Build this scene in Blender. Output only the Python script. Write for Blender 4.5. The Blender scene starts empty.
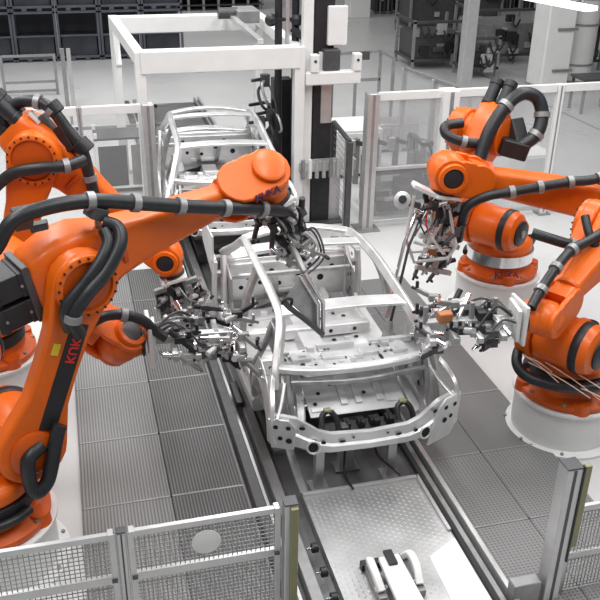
import bpy, bmesh, math, random
from mathutils import Vector as V, Matrix, noise
SC = bpy.context.scene
COL = SC.collection
RND = random.Random(7)
PI = math.pi

# ------------------------------------------------------------------ camera
FPX, YAW, PITCH, ROLL, CAMH = 864.82, math.radians(15.168), math.radians(26.9587), math.radians(1.047), 5.6
_fw = V((math.sin(YAW)*math.cos(PITCH), math.cos(YAW)*math.cos(PITCH), -math.sin(PITCH)))
_r0 = V((math.cos(YAW), -math.sin(YAW), 0)); _u0 = _r0.cross(_fw)
_rt = _r0*math.cos(ROLL)+_u0*math.sin(ROLL); _up = -_r0*math.sin(ROLL)+_u0*math.cos(ROLL)
EYE = V((0, 0, CAMH))
cd = bpy.data.cameras.new('camera'); cam = bpy.data.objects.new('camera', cd); COL.objects.link(cam)
cd.sensor_width = 36; cd.sensor_height = 36; cd.lens = 36*FPX/600; cd.clip_end = 300
m = Matrix((_rt, _up, -_fw)).transposed().to_4x4(); m.translation = EYE; cam.matrix_world = m
SC.camera = cam
def ray(x, y): return _rt*((x-300)/FPX)-_up*((y-300)/FPX)+_fw
def onz(x, y, z=0.0):
    d = ray(x, y); return EYE+d*((z-CAMH)/d.z)
def ony(x, y, Y):
    d = ray(x, y); return EYE+d*(Y/d.y)
def onplane(x, y, P, n):
    d = ray(x, y); return EYE+d*((V(P)-EYE).dot(n)/d.dot(n))

# ------------------------------------------------------------------ mesh builder
class MB:
    def __init__(s): s.v = []; s.f = []; s.mi = []; s.m = 0
    def add(s, vs, fs):
        o = len(s.v); s.v += [V(p) for p in vs]
        for f in fs: s.f.append([i+o for i in f]); s.mi.append(s.m)
        return s
    def box(s, c, size, R=None):
        c = V(c); h = [d/2 for d in size]; vs = []
        for z in (-1, 1):
            for x, y in ((-1, -1), (1, -1), (1, 1), (-1, 1)):
                p = V((x*h[0], y*h[1], z*h[2])); vs.append(c+(R@p if R else p))
        return s.add(vs, [(3, 2, 1, 0), (4, 5, 6, 7), (0, 1, 5, 4), (1, 2, 6, 5), (2, 3, 7, 6), (3, 0, 4, 7)])
    def b2(s, a, b):
        a = V(a); b = V(b); return s.box((a+b)/2, [abs(t) for t in (b-a)])
    def beam(s, a, b, w, h, up=(0, 0, 1)):
        a = V(a); b = V(b); d = (b-a); L = d.length; d = d/L; up = V(up)
        if abs(d.dot(up.normalized())) > .97: up = V((0, 1, 0)) if abs(d.y) < .9 else V((1, 0, 0))
        r = d.cross(up).normalized(); u = r.cross(d)
        return s.box((a+b)/2, (w, L, h), Matrix((r, d, u)).transposed())
    def frame(s, d, up=(0, 0, 1)):
        d = V(d).normalized(); up = V(up)
        if abs(d.dot(up.normalized())) > .97: up = V((1, 0, 0)) if abs(d.x) < .9 else V((0, 1, 0))
        r = d.cross(up).normalized(); return r, r.cross(d)
    def cyl(s, a, b, r, r2=None, n=20):
        a = V(a); b = V(b); r2 = r if r2 is None else r2; x, y = s.frame(b-a); vs = []
        for p, q in ((a, r), (b, r2)):
            vs += [p+x*(q*math.cos(2*PI*i/n))+y*(q*math.sin(2*PI*i/n)) for i in range(n)]
        return s.add(vs, [(i, (i+1) % n, n+(i+1) % n, n+i) for i in range(n)]+[tuple(range(n-1, -1, -1)), tuple(range(n, 2*n))])
    def lathe(s, prof, o, ax=(0, 0, 1), n=32):
        o = V(o); ax = V(ax).normalized(); x, y = s.frame(ax); vs = []; k = len(prof)
        for r, t in prof:
            r = max(r, 1e-4)
            vs += [o+ax*t+x*(r*math.cos(2*PI*i/n))+y*(r*math.sin(2*PI*i/n)) for i in range(n)]
        fs = [(j*n+i, j*n+(i+1) % n, (j+1)*n+(i+1) % n, (j+1)*n+i) for j in range(k-1) for i in range(n)]
        return s.add(vs, fs+[tuple(range(n-1, -1, -1)), tuple(range((k-1)*n, k*n))])
    def loft(s, rings, cap=True):
        n = len(rings[0]); vs = [p for r in rings for p in r]; k = len(rings)
        fs = [(j*n+i, j*n+(i+1) % n, (j+1)*n+(i+1) % n, (j+1)*n+i) for j in range(k-1) for i in range(n)]
        if cap: fs += [tuple(range(n-1, -1, -1)), tuple(range((k-1)*n, k*n))]
        return s.add(vs, fs)
    def tube(s, pts, r, n=10, res=6, prof=None, up=(0, 0, 1), smooth=True, rf=None):
        P = [V(p) for p in pts]
        if smooth and len(P) > 2:
            Q = []
            for i in range(len(P)-1):
                a = P[max(i-1, 0)]; b = P[i]; c = P[i+1]; d = P[min(i+2, len(P)-1)]
                for k in range(res):
                    t = k/res
                    Q.append(.5*((2*b)+(c-a)*t+(2*a-5*b+4*c-d)*t*t+(3*b-a-3*c+d)*t**3))
            Q.append(P[-1]); P = Q
        rings = []; x = None
        for i, p in enumerate(P):
            d = (P[min(i+1, len(P)-1)]-P[max(i-1, 0)]).normalized()
            if x is None or prof: x, y = s.frame(d, up)
            else:
                x = (x-d*x.dot(d)).normalized(); y = x.cross(d)*-1
                y = d.cross(x)*-1 if False else x.cross(d)
            if prof: rings.append([p+x*a+y*b for a, b in prof])
            else:
                q = rf(i, len(P)) if rf else r
                rings.append([p+x*(q*math.cos(2*PI*k/n))+y*(q*math.sin(2*PI*k/n)) for k in range(n)])
        return s.loft(rings)
    def sweep(s, pts, w, h, up=(0, 0, 1), smooth=True, res=5):
        c = min(w, h)*.18
        pr = [(-w/2+c, -h/2), (w/2-c, -h/2), (w/2, -h/2+c), (w/2, h/2-c), (w/2-c, h/2), (-w/2+c, h/2), (-w/2, h/2-c), (-w/2, -h/2+c)]
        return s.tube(pts, 0, prof=pr, up=up, smooth=smooth, res=res)
    def prism(s, poly, o, u, v, th, both=True):
        o = V(o); u = V(u); v = V(v); nn = u.cross(v).normalized(); n = len(poly)
        a = [o+u*p[0]+v*p[1]-(nn*th/2 if both else V((0, 0, 0))) for p in poly]; b = [p+nn*th for p in a]
        return s.add(a+b, [tuple(range(n-1, -1, -1)), tuple(range(n, 2*n))]+[(i, (i+1) % n, n+(i+1) % n, n+i) for i in range(n)])
    def sphere(s, c, r, n=20, k=12, sc=(1, 1, 1)):
        c = V(c); vs = []
        for j in range(1, k):
            t = PI*j/k
            vs += [c+V((r*sc[0]*math.sin(t)*math.cos(2*PI*i/n), r*sc[1]*math.sin(t)*math.sin(2*PI*i/n), -r*sc[2]*math.cos(t))) for i in range(n)]
        fs = [(j*n+i, j*n+(i+1) % n, (j+1)*n+(i+1) % n, (j+1)*n+i) for j in range(k-2) for i in range(n)]
        return s.add(vs, fs+[tuple(range(n-1, -1, -1)), tuple(range((k-2)*n, (k-1)*n))])

def build(name, mb, mats, loc=(0, 0, 0), bev=0.0, seg=2, ang=38):
    me = bpy.data.meshes.new(name); loc = V(loc)
    me.from_pydata([p-loc for p in mb.v], [], mb.f)
    if not isinstance(mats, (list, tuple)): mats = [mats]
    for x in mats: me.materials.append(x)
    me.polygons.foreach_set('material_index', mb.mi)
    bm = bmesh.new(); bm.from_mesh(me)
    bmesh.ops.recalc_face_normals(bm, faces=bm.faces)
    for f in bm.faces: f.smooth = True
    lim = math.radians(ang)
    for e in bm.edges:
        e.smooth = not (len(e.link_faces) == 2 and e.calc_face_angle(0) > lim) and len(e.link_faces) == 2
    bm.to_mesh(me); bm.free()
    o = bpy.data.objects.new(name, me); COL.objects.link(o)
    if bev:
        b = o.modifiers.new('bevel', 'BEVEL'); b.width = bev; b.segments = seg; b.limit_method = 'ANGLE'; b.angle_limit = lim; b.harden_normals = True
    return o
def tagit(o, label, cat, group=None):
    o['label'] = label; o['category'] = cat
    if group: o['group'] = group
    return o
def thing(name, label, cat, loc=(0, 0, 0), group=None, rz=0.0):
    o = bpy.data.objects.new(name, None); COL.objects.link(o); o.location = loc; o.rotation_euler = (0, 0, rz); o.empty_display_size = .1
    return tagit(o, label, cat, group)
def part(name, mb, mat, parent, bev=0.0, label=None, local=False, **k):
    root = parent
    while root.parent: root = root.parent
    o = build(name, mb, mat, (0, 0, 0) if local else root.location, bev, **k); o.parent = parent
    if label: o['label'] = label
    return o
def single(name, mb, mat, label, cat, group=None, bev=0.0, **k):
    return tagit(build(name, mb, mat, (0, 0, 0), bev, **k), label, cat, group)
def struct(name, mb, mat, **k):
    o = build(name, mb, mat, **k); o['kind'] = 'structure'; return o
def copy_tree(o, parent=None):
    c = o.copy(); COL.objects.link(c)
    if parent: c.parent = parent
    for ch in [x for x in o.children]: copy_tree(ch, c)
    return c
def textmesh(name, s, size, o, u, v, mat, parent, depth=.004, label=None):
    cu = bpy.data.curves.new(name, 'FONT'); cu.body = s; cu.size = size; cu.extrude = depth; cu.align_x = 'CENTER'; cu.align_y = 'CENTER'
    cu.offset = size*.02
    t = bpy.data.objects.new(name, cu); COL.objects.link(t)
    dg = bpy.context.evaluated_depsgraph_get(); dg.update()
    me = bpy.data.meshes.new_from_object(t.evaluated_get(dg)); bpy.data.objects.remove(t); bpy.data.curves.remove(cu)
    u = V(u).normalized(); v = V(v); v = (v-u*v.dot(u)).normalized(); w = u.cross(v)
    M = Matrix((u, v, w)).transposed().to_4x4(); M.translation = V(o)
    root = parent
    while root.parent: root = root.parent
    me.transform(Matrix.Translation(-V(root.location))@M)
    me.materials.clear(); me.materials.append(mat)
    ob = bpy.data.objects.new(name, me); COL.objects.link(ob); ob.parent = parent
    if label: ob['label'] = label
    return ob

# ------------------------------------------------------------------ materials
def mat(name, col, rough=.5, metal=0.0, var=.06, scale=6.0, bump=0.0, coat=0.0, rvar=.1, detail=4):
    M = bpy.data.materials.new(name); M.use_nodes = True; nt = M.node_tree; b = nt.nodes['Principled BSDF']; L = nt.links.new
    b.inputs['Metallic'].default_value = metal; b.inputs['Coat Weight'].default_value = coat; b.inputs['Coat Roughness'].default_value = .15
    tc = nt.nodes.new('ShaderNodeTexCoord'); nz = nt.nodes.new('ShaderNodeTexNoise'); nz.inputs['Scale'].default_value = scale; nz.inputs['Detail'].default_value = detail
    L(tc.outputs['Object'], nz.inputs['Vector'])
    r = nt.nodes.new('ShaderNodeValToRGB')
    lo = [max(c*(1-var), 0) for c in col]; hi = [min(c*(1+var), 1) for c in col]
    r.color_ramp.elements[0].position = .3; r.color_ramp.elements[1].position = .7
    r.color_ramp.elements[0].color = (*lo, 1); r.color_ramp.elements[1].color = (*hi, 1)
    L(nz.outputs['Fac'], r.inputs['Fac']); L(r.outputs['Color'], b.inputs['Base Color'])
    mr = nt.nodes.new('ShaderNodeMapRange'); mr.inputs['To Min'].default_value = max(rough-rvar*rough, .02); mr.inputs['To Max'].default_value = min(rough+rvar*rough, 1)
    L(nz.outputs['Fac'], mr.inputs['Value']); L(mr.outputs['Result'], b.inputs['Roughness'])
    if bump:
        bp = nt.nodes.new('ShaderNodeBump'); bp.inputs['Strength'].default_value = bump; bp.inputs['Distance'].default_value = .01
        L(nz.outputs['Fac'], bp.inputs['Height']); L(bp.outputs['Normal'], b.inputs['Normal'])
    return M
def pattern(name, ca, cb, fx, fy, rough=.5, metal=.3, mode='lines', bump=.4, edge=.5):
    """two-tone pattern in object space: bars along y (mode lines) or a grid of holes (mode dots)"""
    M = bpy.data.materials.new(name); M.use_nodes = True; nt = M.node_tree; b = nt.nodes['Principled BSDF']; L = nt.links.new
    b.inputs['Roughness'].default_value = rough; b.inputs['Metallic'].default_value = metal
    tc = nt.nodes.new('ShaderNodeTexCoord'); sp = nt.nodes.new('ShaderNodeSeparateXYZ'); L(tc.outputs['Object'], sp.inputs[0])
    def node(op, a, c=None):
        n = nt.nodes.new('ShaderNodeMath'); n.operation = op
        for i, q in enumerate((a, c)):
            if q is None: continue
            if isinstance(q, (int, float)): n.inputs[i].default_value = q
            else: L(q, n.inputs[i])
        return n.outputs[0]
    def wave(o, f): return node('ADD', node('MULTIPLY', node('SINE', node('MULTIPLY', o, 2*PI*f)), .5), .5)
    h = None
    if fx: h = wave(sp.outputs['X'], fx)
    if fy:
        q = wave(sp.outputs['Y'], fy)
        h = q if h is None else node('MAXIMUM' if mode == 'grid' else 'MULTIPLY', h, q)
    nz = nt.nodes.new('ShaderNodeTexNoise'); nz.inputs['Scale'].default_value = 2.5; L(tc.outputs['Object'], nz.inputs['Vector'])
    hh = node('ADD', h, node('MULTIPLY', node('SUBTRACT', nz.outputs['Fac'], .5), .35))
    r = nt.nodes.new('ShaderNodeValToRGB'); r.color_ramp.elements[0].position = edge-.2; r.color_ramp.elements[1].position = edge+.2
    r.color_ramp.elements[0].color = (*ca, 1); r.color_ramp.elements[1].color = (*cb, 1)
    L(hh, r.inputs['Fac']); L(r.outputs['Color'], b.inputs['Base Color'])
    if bump:
        bp = nt.nodes.new('ShaderNodeBump'); bp.inputs['Strength'].default_value = bump; bp.inputs['Distance'].default_value = .006
        L(h, bp.inputs['Height']); L(bp.outputs['Normal'], b.inputs['Normal'])
    return M
def glassmat(name, tint, alpha):
    M = bpy.data.materials.new(name); M.use_nodes = True; nt = M.node_tree; nt.nodes.clear(); L = nt.links.new
    o = nt.nodes.new('ShaderNodeOutputMaterial'); t = nt.nodes.new('ShaderNodeBsdfTransparent'); g = nt.nodes.new('ShaderNodeBsdfPrincipled'); mx = nt.nodes.new('ShaderNodeMixShader')
    nz = nt.nodes.new('ShaderNodeTexNoise'); nz.inputs['Scale'].default_value = 3; mr = nt.nodes.new('ShaderNodeMapRange'); mr.inputs['To Min'].default_value = alpha*.8; mr.inputs['To Max'].default_value = alpha*1.2
    L(nz.outputs['Fac'], mr.inputs['Value']); L(mr.outputs['Result'], mx.inputs['Fac'])
    g.inputs['Base Color'].default_value = (*tint, 1); g.inputs['Roughness'].default_value = .05
    L(t.outputs[0], mx.inputs[1]); L(g.outputs[0], mx.inputs[2]); L(mx.outputs[0], o.inputs['Surface'])
    return M
def emit(name, col, s):
    M = bpy.data.materials.new(name); M.use_nodes = True; b = M.node_tree.nodes['Principled BSDF']
    b.inputs['Base Color'].default_value = (*col, 1); b.inputs['Emission Color'].default_value = (*col, 1); b.inputs['Emission Strength'].default_value = s
    return M
ORANGE = mat('orange_paint', (.76, .126, .0), .42, 0, .10, 3, coat=.08)
ORANGE2 = mat('orange_cast', (.58, .085, .0), .45, 0, .14, 5, coat=.1)
RUBBER = mat('black_rubber', (.018, .019, .022), .42, 0, .25, 14)
BLACK = mat('black_metal', (.02, .02, .023), .45, .1, .2, 8)
DARK = mat('dark_grey_metal', (.085, .085, .09), .45, .3, .15, 8)
GREY = mat('grey_metal', (.30, .30, .30), .42, .4, .12, 8)
ALU = mat('aluminium_profile', (.56, .56, .56), .35, .55, .06, 7)
WHITE = mat('white_paint', (.80, .80, .79), .4, 0, .03, 4)
PED = mat('white_pedestal_paint', (.74, .74, .73), .35, 0, .04, 3)
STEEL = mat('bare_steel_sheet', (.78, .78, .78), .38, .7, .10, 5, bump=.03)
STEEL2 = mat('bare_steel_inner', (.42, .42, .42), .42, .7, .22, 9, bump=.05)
HOLE = mat('dark_opening', (.012, .012, .013), .7)
CHROME = mat('polished_steel', (.82, .82, .83), .14, 1.0, .04, 6)
FLOORM = mat('pale_polished_floor', (.60, .60, .595), .30, 0, .04, .6, rvar=.3)
BED = mat('conveyor_bed_plate', (.17, .17, .17), .4, .4, .2, 3)
RED = mat('red_lettering', (.75, .025, .02), .5)
INK = mat('dark_lettering', (.09, .02, .06), .5)
YEL = mat('yellow_sticker', (.85, .65, .03), .5)
OLIVE = mat('olive_light_curtain', (.26, .25, .13), .4, 0, .1)
COPPER = mat('copper_orange_hose', (.45, .16, .05), .5)
PINK = mat('pale_streak', (.85, .62, .52), .4)
BLUEG = mat('blue_grey_steel', (.085, .09, .11), .5, .2, .2, 3)
NAVY = mat('dark_box_inside', (.03, .032, .04), .6, 0, .3, 2)
GLASS = glassmat('clear_pane', (.50, .51, .52), .27)
GLASS_LIGHT = glassmat('pale_clear_pane', (.75, .76, .76), .10)
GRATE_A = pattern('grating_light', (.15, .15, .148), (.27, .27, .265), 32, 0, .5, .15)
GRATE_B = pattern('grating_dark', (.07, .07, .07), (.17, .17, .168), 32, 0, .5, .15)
GRATE_C = pattern('perforated_plate', (.12, .12, .12), (.25, .25, .25), 26, 30, .45, .2, 'grid')
GRATE_D = pattern('perforated_plate_plain', (.14, .14, .14), (.20, .20, .20), 60, 40, .5, .2, 'grid', bump=.15)

# ------------------------------------------------------------------ setting
struct('floor', MB().b2((-30, -6, -.05), (60, 90, 0)), FLOORM)
ORD = ['first from the front fence', 'second from the front fence', 'third from the front fence', 'fourth from the front fence', 'fifth from the front fence', 'sixth from the front fence', 'seventh from the front fence']
def plates(side, cols, ys, mats, group):
    for (x0, x1, cn), mt in zip(cols, mats):
        for k in range(len(ys)-1):
            mb = MB().b2((x0+.003, ys[k]+.012, 0), (x1-.003, ys[k+1]-.012, .035))
            t = thing('walkway_plate', '%s plate %s, %s column' % (side, ORD[k], cn), 'floor plate', ((x0+x1)/2, ys[k], 0), group)
            part('plate_sheet', mb, mt[min(k, len(mt)-1)], t, .004)
            part('plate_edge', MB().b2((x0+.01, ys[k]-.011, 0), (x1-.01, ys[k]+.011, .038)), GREY, t, label='pale edge strip')
YL = [4.62, 5.68, 6.75, 7.82, 8.9, 9.97, 11.04, 12.1]
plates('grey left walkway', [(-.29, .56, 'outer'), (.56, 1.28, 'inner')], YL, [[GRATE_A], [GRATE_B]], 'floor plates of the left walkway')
YR = [4.56, 5.63, 6.69, 7.77, 8.85, 9.93, 11.0]
plates('grey right walkway', [(3.22, 3.83, 'inner'), (3.83, 4.58, 'outer')], YR, [[GRATE_C, GRATE_C, GRATE_D], [GRATE_C, GRATE_C, GRATE_D]], 'floor plates of the right walkway')

# conveyor ---------------------------------------------------------
t = thing('conveyor_bed', 'long dark grey conveyor bed running under the car body between the rails', 'conveyor', (2.3, 12, 0))
mb = MB().b2((1.64, 3.4, 0), (3.02, 22, .03)); part('bed_plate', mb, BED, t)
for k, y in enumerate((7.2, 8.4, 9.6, 10.8, 13.4, 14.6)):
    part('cross_member', MB().b2((1.68, y-.05, .03), (3.0, y+.05, .09)), GREY, t, .006)
def rail(label, x0, x1, inner):
    w = x1-x0
    t = thing('conveyor_rail', label, 'rail', ((x0+x1)/2, 9, 0), 'rails of the conveyor')
    mb = MB(); mb.b2((x0, 3.4, 0), (x1, 22, .05)); part('rail_base', mb, DARK, t, .004)
    a, b = (x0+.02*w, x0+.34*w), (x0+.62*w, x0+.94*w)
    part('profile_beam', MB().b2((a[0], 3.4, .05), (a[1], 22, .15)), DARK if w > .25 else GREY, t, .01)
    part('profile_beam', MB().b2((b[0], 3.4, .05), (b[1], 22, .17)), GREY if w > .25 else ALU, t, .01)
    part('slot_strip', MB().b2((a[1]+.02*w, 3.4, .05), (a[1]+.12*w, 22, .10)), ALU, t)
    return t
RL = rail('left aluminium conveyor rail with black rollers beside the left walkway', 1.30, 1.63, 1)
RRt = rail('slim right aluminium conveyor rail beside the right walkway', 3.035, 3.2, -1)
for k in range(4):
    y = 4.7+k*.3
    r = part('roller', MB().cyl((1.665, y, .16), (1.725, y, .16), .045, n=18), RUBBER, RL, .006, label='black rubber roller')
    part('roller_pin', MB().cyl((1.62, y, .16), (1.735, y, .16), .012, n=10), CHROME, r)
part('stop_block', MB().b2((1.44, 7.9, .17), (1.52, 8.35, .24)), BLACK, RL, .008)
# shuttle pallet with tread plate
t = thing('shuttle_pallet', 'low steel pallet with bright tread plate carrying the front car body', 'pallet', (2.38, 5.4, .03))
mb = MB().b2((1.78, 4.1, .03), (2.99, 6.36, .12)); part('pallet_frame', mb, GREY, t, .006)
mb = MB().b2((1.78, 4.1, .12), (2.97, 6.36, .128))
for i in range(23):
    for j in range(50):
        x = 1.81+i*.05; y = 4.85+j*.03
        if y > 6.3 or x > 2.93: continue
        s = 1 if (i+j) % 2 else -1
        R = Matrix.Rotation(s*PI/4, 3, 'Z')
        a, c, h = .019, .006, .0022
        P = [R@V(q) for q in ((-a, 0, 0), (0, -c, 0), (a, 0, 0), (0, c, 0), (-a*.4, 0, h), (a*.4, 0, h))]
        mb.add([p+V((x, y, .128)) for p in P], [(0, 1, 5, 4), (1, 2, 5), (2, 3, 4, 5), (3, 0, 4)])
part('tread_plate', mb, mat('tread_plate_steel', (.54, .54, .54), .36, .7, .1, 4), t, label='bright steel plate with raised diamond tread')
part('edge_strip', MB().b2((1.78, 6.33, .128), (2.97, 6.37, .15)), ALU, t, .003, label='pale edge strip')
part('edge_strip', MB().b2((2.95, 5.55, .128), (2.985, 6.37, .15)), ALU, t, .003, label='pale edge strip')
part('cover_or_highlight_plate', MB().add([(2.62, 4.1, .129), (2.97, 4.1, .129), (2.97, 5.45, .129), (2.66, 5.28, .129), (2.62, 4.1, .137), (2.97, 4.1, .137), (2.97, 5.45, .137), (2.66, 5.28, .137)], [(3, 2, 1, 0), (4, 5, 6, 7), (0, 1, 5, 4), (1, 2, 6, 5), (2, 3, 7, 6), (3, 0, 4, 7)]), mat('tread_highlight_steel', (.80, .80, .80), .3, .4, .03, 4), t, label='smooth pale sheet standing in for the highlight on the tread plate')  # overexposed reflection on the tread plate, built in as a brighter smooth sheet
# clamp arm standing on the pallet
q = [onz(370, 555, .2), onz(410, 550, .2)]
t = thing('clamp_arm', 'white swing clamp arm with twin side links lying on the tread plate', 'clamp', (2.27, 4.9, .137))
cx = 2.25
y0c = 5.12
part('arm_plate', MB().prism([(-.12, -.75), (.12, -.75), (.095, .12), (-.095, .12)], (cx, y0c, .26), (1, .02, 0), (0, 1, 0), .05), WHITE, t, .012)
for s in (-1, 1):
    l = part('side_link', MB().sweep([(cx+s*.15, y0c+.15, .21), (cx+s*.18, y0c+.08, .29), (cx+s*.185, y0c-.06, .29), (cx+s*.17, y0c-.2, .21)], .07, .06), WHITE, t, .008)
    part('pivot_pin', MB().cyl((cx+s*.11, y0c-.16, .21), (cx+s*.21, y0c-.16, .21), .022), CHROME, l)
    part('support_foot', MB().b2((cx+s*.17-.035, y0c-.26, .13), (cx+s*.17+.035, y0c+.14, .2)), GREY, t, .005)
part('hinge_block', MB().b2((cx-.23, y0c+.13, .13), (cx+.23, y0c+.2, .2)), BLACK, t, .006, label='black hinge block')
part('latch', MB().b2((cx-.04, y0c-.01, .28), (cx+.04, y0c+.16, .31)), BLACK, t, .006, label='black latch')
# stands under the car
def stand(x, y, w, top, label):
    t = thing('support_post', label, 'post', (x, y, .03), 'posts carrying the front car body')
    part('post_column', MB().b2((x-w/2, y-.045, .04), (x+w/2, y+.045, top-.02)), ALU, t, .006)
    part('foot_plate', MB().b2((x-w/2-.05, y-.09, .03), (x+w/2+.05, y+.09, .05)), GREY, t, .003)
    part('saddle', MB().b2((x-w/2-.03, y-.06, top-.03), (x+w/2+.03, y+.06, top)), DARK, t, .003)
stand(2.0, 6.56, .09, .62, 'steel support post under the left of the tail panel')
stand(2.76, 6.58, .09, .62, 'steel support post under the right of the tail panel')
stand(2.36, 6.8, .16, .60, 'broad grey support post under the middle of the boot')
stand(1.99, 9.2, .10, .44, 'steel support post under the left front of the car')
stand(2.9, 9.2, .10, .44, 'steel support post under the right front of the car')
for pts, lb in (([(2.40, 7.0, .45), (2.33, 6.75, .35), (2.25, 6.5, .2), (2.28, 6.3, .15)], 'thin dark cable hanging from the tail panel beside the left post'),
                ([(2.62, 6.8, .5), (2.62, 6.6, .3), (2.74, 6.46, .2), (2.80, 6.38, .15)], 'thin dark cable curving past the right post')):
    single('ground_cable', MB().tube(pts, .012), RUBBER, lb, 'cable', 'cables under the tail panel')
# sloping strut at left
single('guide_strut', MB().sweep([(1.72, 6.95, .55), (1.76, 6.55, .3), (1.80, 6.38, .14)], .08, .03), GREY, 'slanting grey guide strut standing on the pallet corner below the left tail corner', 'strut')

# ------------------------------------------------------------------ car bodies (local: x right, y to the front, z up, tail at y=0)
def car_body(label, loc, rz):
    root = thing('car_body', label, 'car body', (loc[0], loc[1], loc[2]), 'bare car bodies on the line', rz)
    def P(n, mb, m=STEEL, bev=0.0, par=None, label=None, **k): return part(n, mb, m, par or root, bev, label, local=True, **k)
    def hole(mb, c, n, rx, rz_=None, rot=0):
        c = V(c); n = V(n).normalized(); x, y = mb.frame(n); k = 14; rz_ = rz_ or rx
        vs = [c+n*.003+x*(rx*math.cos(2*PI*i/k+rot))+y*(rz_*math.sin(2*PI*i/k+rot)) for i in range(k)]
        mb.m = 1; mb.add(vs, [tuple(range(k))]); mb.m = 0
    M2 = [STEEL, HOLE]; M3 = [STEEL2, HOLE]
    # floor pan with tunnel and ribs
    mb = MB()
    sec = [(-.82, .50), (-.62, .46), (-.5, .44), (-.16, .44), (-.12, .56), (.12, .56), (.16, .44), (.5, .44), (.62, .46), (.82, .50)]
    up = [(x, z+.012) for x, z in reversed(sec)]
    mb.loft([[V((x, y, z)) for x, z in sec+up] for y in (.95, 2.0, 3.3)])
    for y in (1.25, 1.5, 1.9, 2.7, 3.0):
        for s in (-1, 1): mb.b2((s*.2, y-.03, .44), (s*.78, y+.03, .475))
    for y in (1.36, 1.7, 2.3, 2.85):
        for x in (-.6, -.32, .32, .6): hole(mb, (x, y, .458 if abs(x) < .5 else .47), (0, 0, 1), .03)
    rr = random.Random(9)
    for _ in range(40):
        x, y, w, l = rr.uniform(-.75, .65), rr.uniform(1.0, 3.1), rr.uniform(.03, .16), rr.uniform(.03, .14)
        mb.b2((x, y, .44), (x+w, y+l, .47+rr.uniform(.01, .07)))
        hole(mb, (rr.uniform(-.5, .5), rr.uniform(1.05, 3.2), .458), (0, 0, 1), rr.uniform(.015, .04), rr.uniform(.012, .03))
    P('floor_pan', mb, M2, .003)
    for y, h in ((1.72, .2), (2.45, .14)):
        m_ = MB().b2((-.8, y-.07, .47), (.8, y+.07, .47+h))
        for x in (-.6, -.3, .3, .6): hole(m_, (x, y-.07, .47+h/2), (0, -1, 0), .025)
        P('seat_crossmember', m_, M2, .025)
    # boot floor with pressed ribs, sloping up to the seat back
    mb = MB()
    a = V((0, .30, .80)); b = V((0, .78, .96)); d = (b-a); dn = d.normalized(); nn = V((1, 0, 0)).cross(dn)
    def BF(x, t, h=0): return a+d*t+V((x, 0, 0))+nn*h
    def slab(x0, x1, t0, t1, h0, h1):
        vs = [BF(x0, t0, h0), BF(x1, t0, h0), BF(x1, t1, h0), BF(x0, t1, h0), BF(x0, t0, h1), BF(x1, t0, h1), BF(x1, t1, h1), BF(x0, t1, h1)]
        mb.add(vs, [(3, 2, 1, 0), (4, 5, 6, 7), (0, 1, 5, 4), (1, 2, 6, 5), (2, 3, 7, 6), (3, 0, 4, 7)])
    slab(-.5, .5, 0, 1, -.012, 0)
    for x in (-.13, .02, .24):
        slab(x-.035, x+.035, .2, .9, 0, .022)
    slab(-.13, .24, .8, .93, 0, .022); slab(-.48, -.2, .82, .95, 0, .015); slab(.3, .48, .15, .95, 0, .015); slab(-.48, -.25, .1, .2, 0, .02)
    for x, t_ in ((-.36, .55), (-.22, .75), (.1, .45), (.37, .3), (-.42, .3)): hole(mb, BF(x, t_, .001), nn, .022)
    P('boot_floor', mb, M2, .006)
    # seat back wall
    mb = MB()
    mb.b2((-.72, .93, .52), (.72, .955, .62)); mb.b2((-.72, .80, 1.0), (.72, .95, 1.04)); mb.b2((-.05, .9, .6), (.05, .95, 1.02))
    for s in (-1, 1):
        mb.sweep([(s*.7, .94, .55), (s*.68, .93, .8), (s*.7, .9, 1.22)], .1, .04, up=(1, 0, 0)); mb.beam((s*.08, .94, .62), (s*.6, .93, 1.0), .05, .03)
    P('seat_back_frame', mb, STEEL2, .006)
    # dark equipment inside the boot opening
    mb = MB(); mb.b2((-.42, .12, .58), (.42, .32, .70)); mb.b2((-.25, .10, .66), (-.17, .2, .78)); P('boot_well', mb, [DARK], .01, label='dark well behind the tail panel')
    for x, w in ((-.02, .07), (.12, .1), (-.16, .06), (.27, .08)):
        P('bracket', MB().b2((x-w/2, .16, .70), (x+w/2, .26, .78)).b2((x-w/4, .12, .76), (x+w/4, .2, .80)), BLACK, .008, label='black bracket in the boot')
    for s in (-1, 1):
        x = s*.38
        h_ = P('hinge_arm', MB().tube([(x-.06, .08, .80), (x-.05, .16, .9), (x+.03, .2, .92), (x+.09, .16, .86), (x+.10, .1, .74), (x+.02, .06, .70)], .028, n=8), BLACK, label='black curved hinge arm')
        P('hinge_clip', MB().b2((x-.02, .17, .925), (x+.05, .23, .95)), OLIVE, .004, h_, label='olive clip')
    # tail panel: curved in plan, notched for the boot opening
    top = [(-.90, 1.0), (-.80, 1.0), (-.70, .985), (-.6, .92), (-.5, .85), (-.38, .81), (0, .79), (.38, .81), (.5, .85), (.6, .92), (.70, .985), (.80, 1.0), (.90, 1.0)]
    bot = [(-.90, .70), (-.80, .68), (-.70, .67), (-.6, .63), (-.5, .61), (-.38, .60), (0, .60), (.38, .60), (.5, .61), (.6, .63), (.70, .67), (.80, .66), (.90, .70)]
    def yb(x): return .16*(abs(x)/.9)**3-.03
    mb = MB(); rings = []
    for (x, zt), (_, zb) in zip(top, bot):
        y = yb(x); zm = zb+(zt-zb)*.45
        rings.append([V((x, y, zb)), V((x, y-.035, zb+.03)), V((x, y-.035, zm)), V((x, y-.012, zm+.02)), V((x, y, zt)), V((x, y+.05, zt)), V((x, y+.05, zb))])
    mb.loft(rings)
    def TH(x, z, r, r2=None, off=-.038): hole(mb, (x, yb(x)+off, z), (.53*(x/.9)**2*(1 if x > 0 else -1), -1, 0), r, r2)
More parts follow.
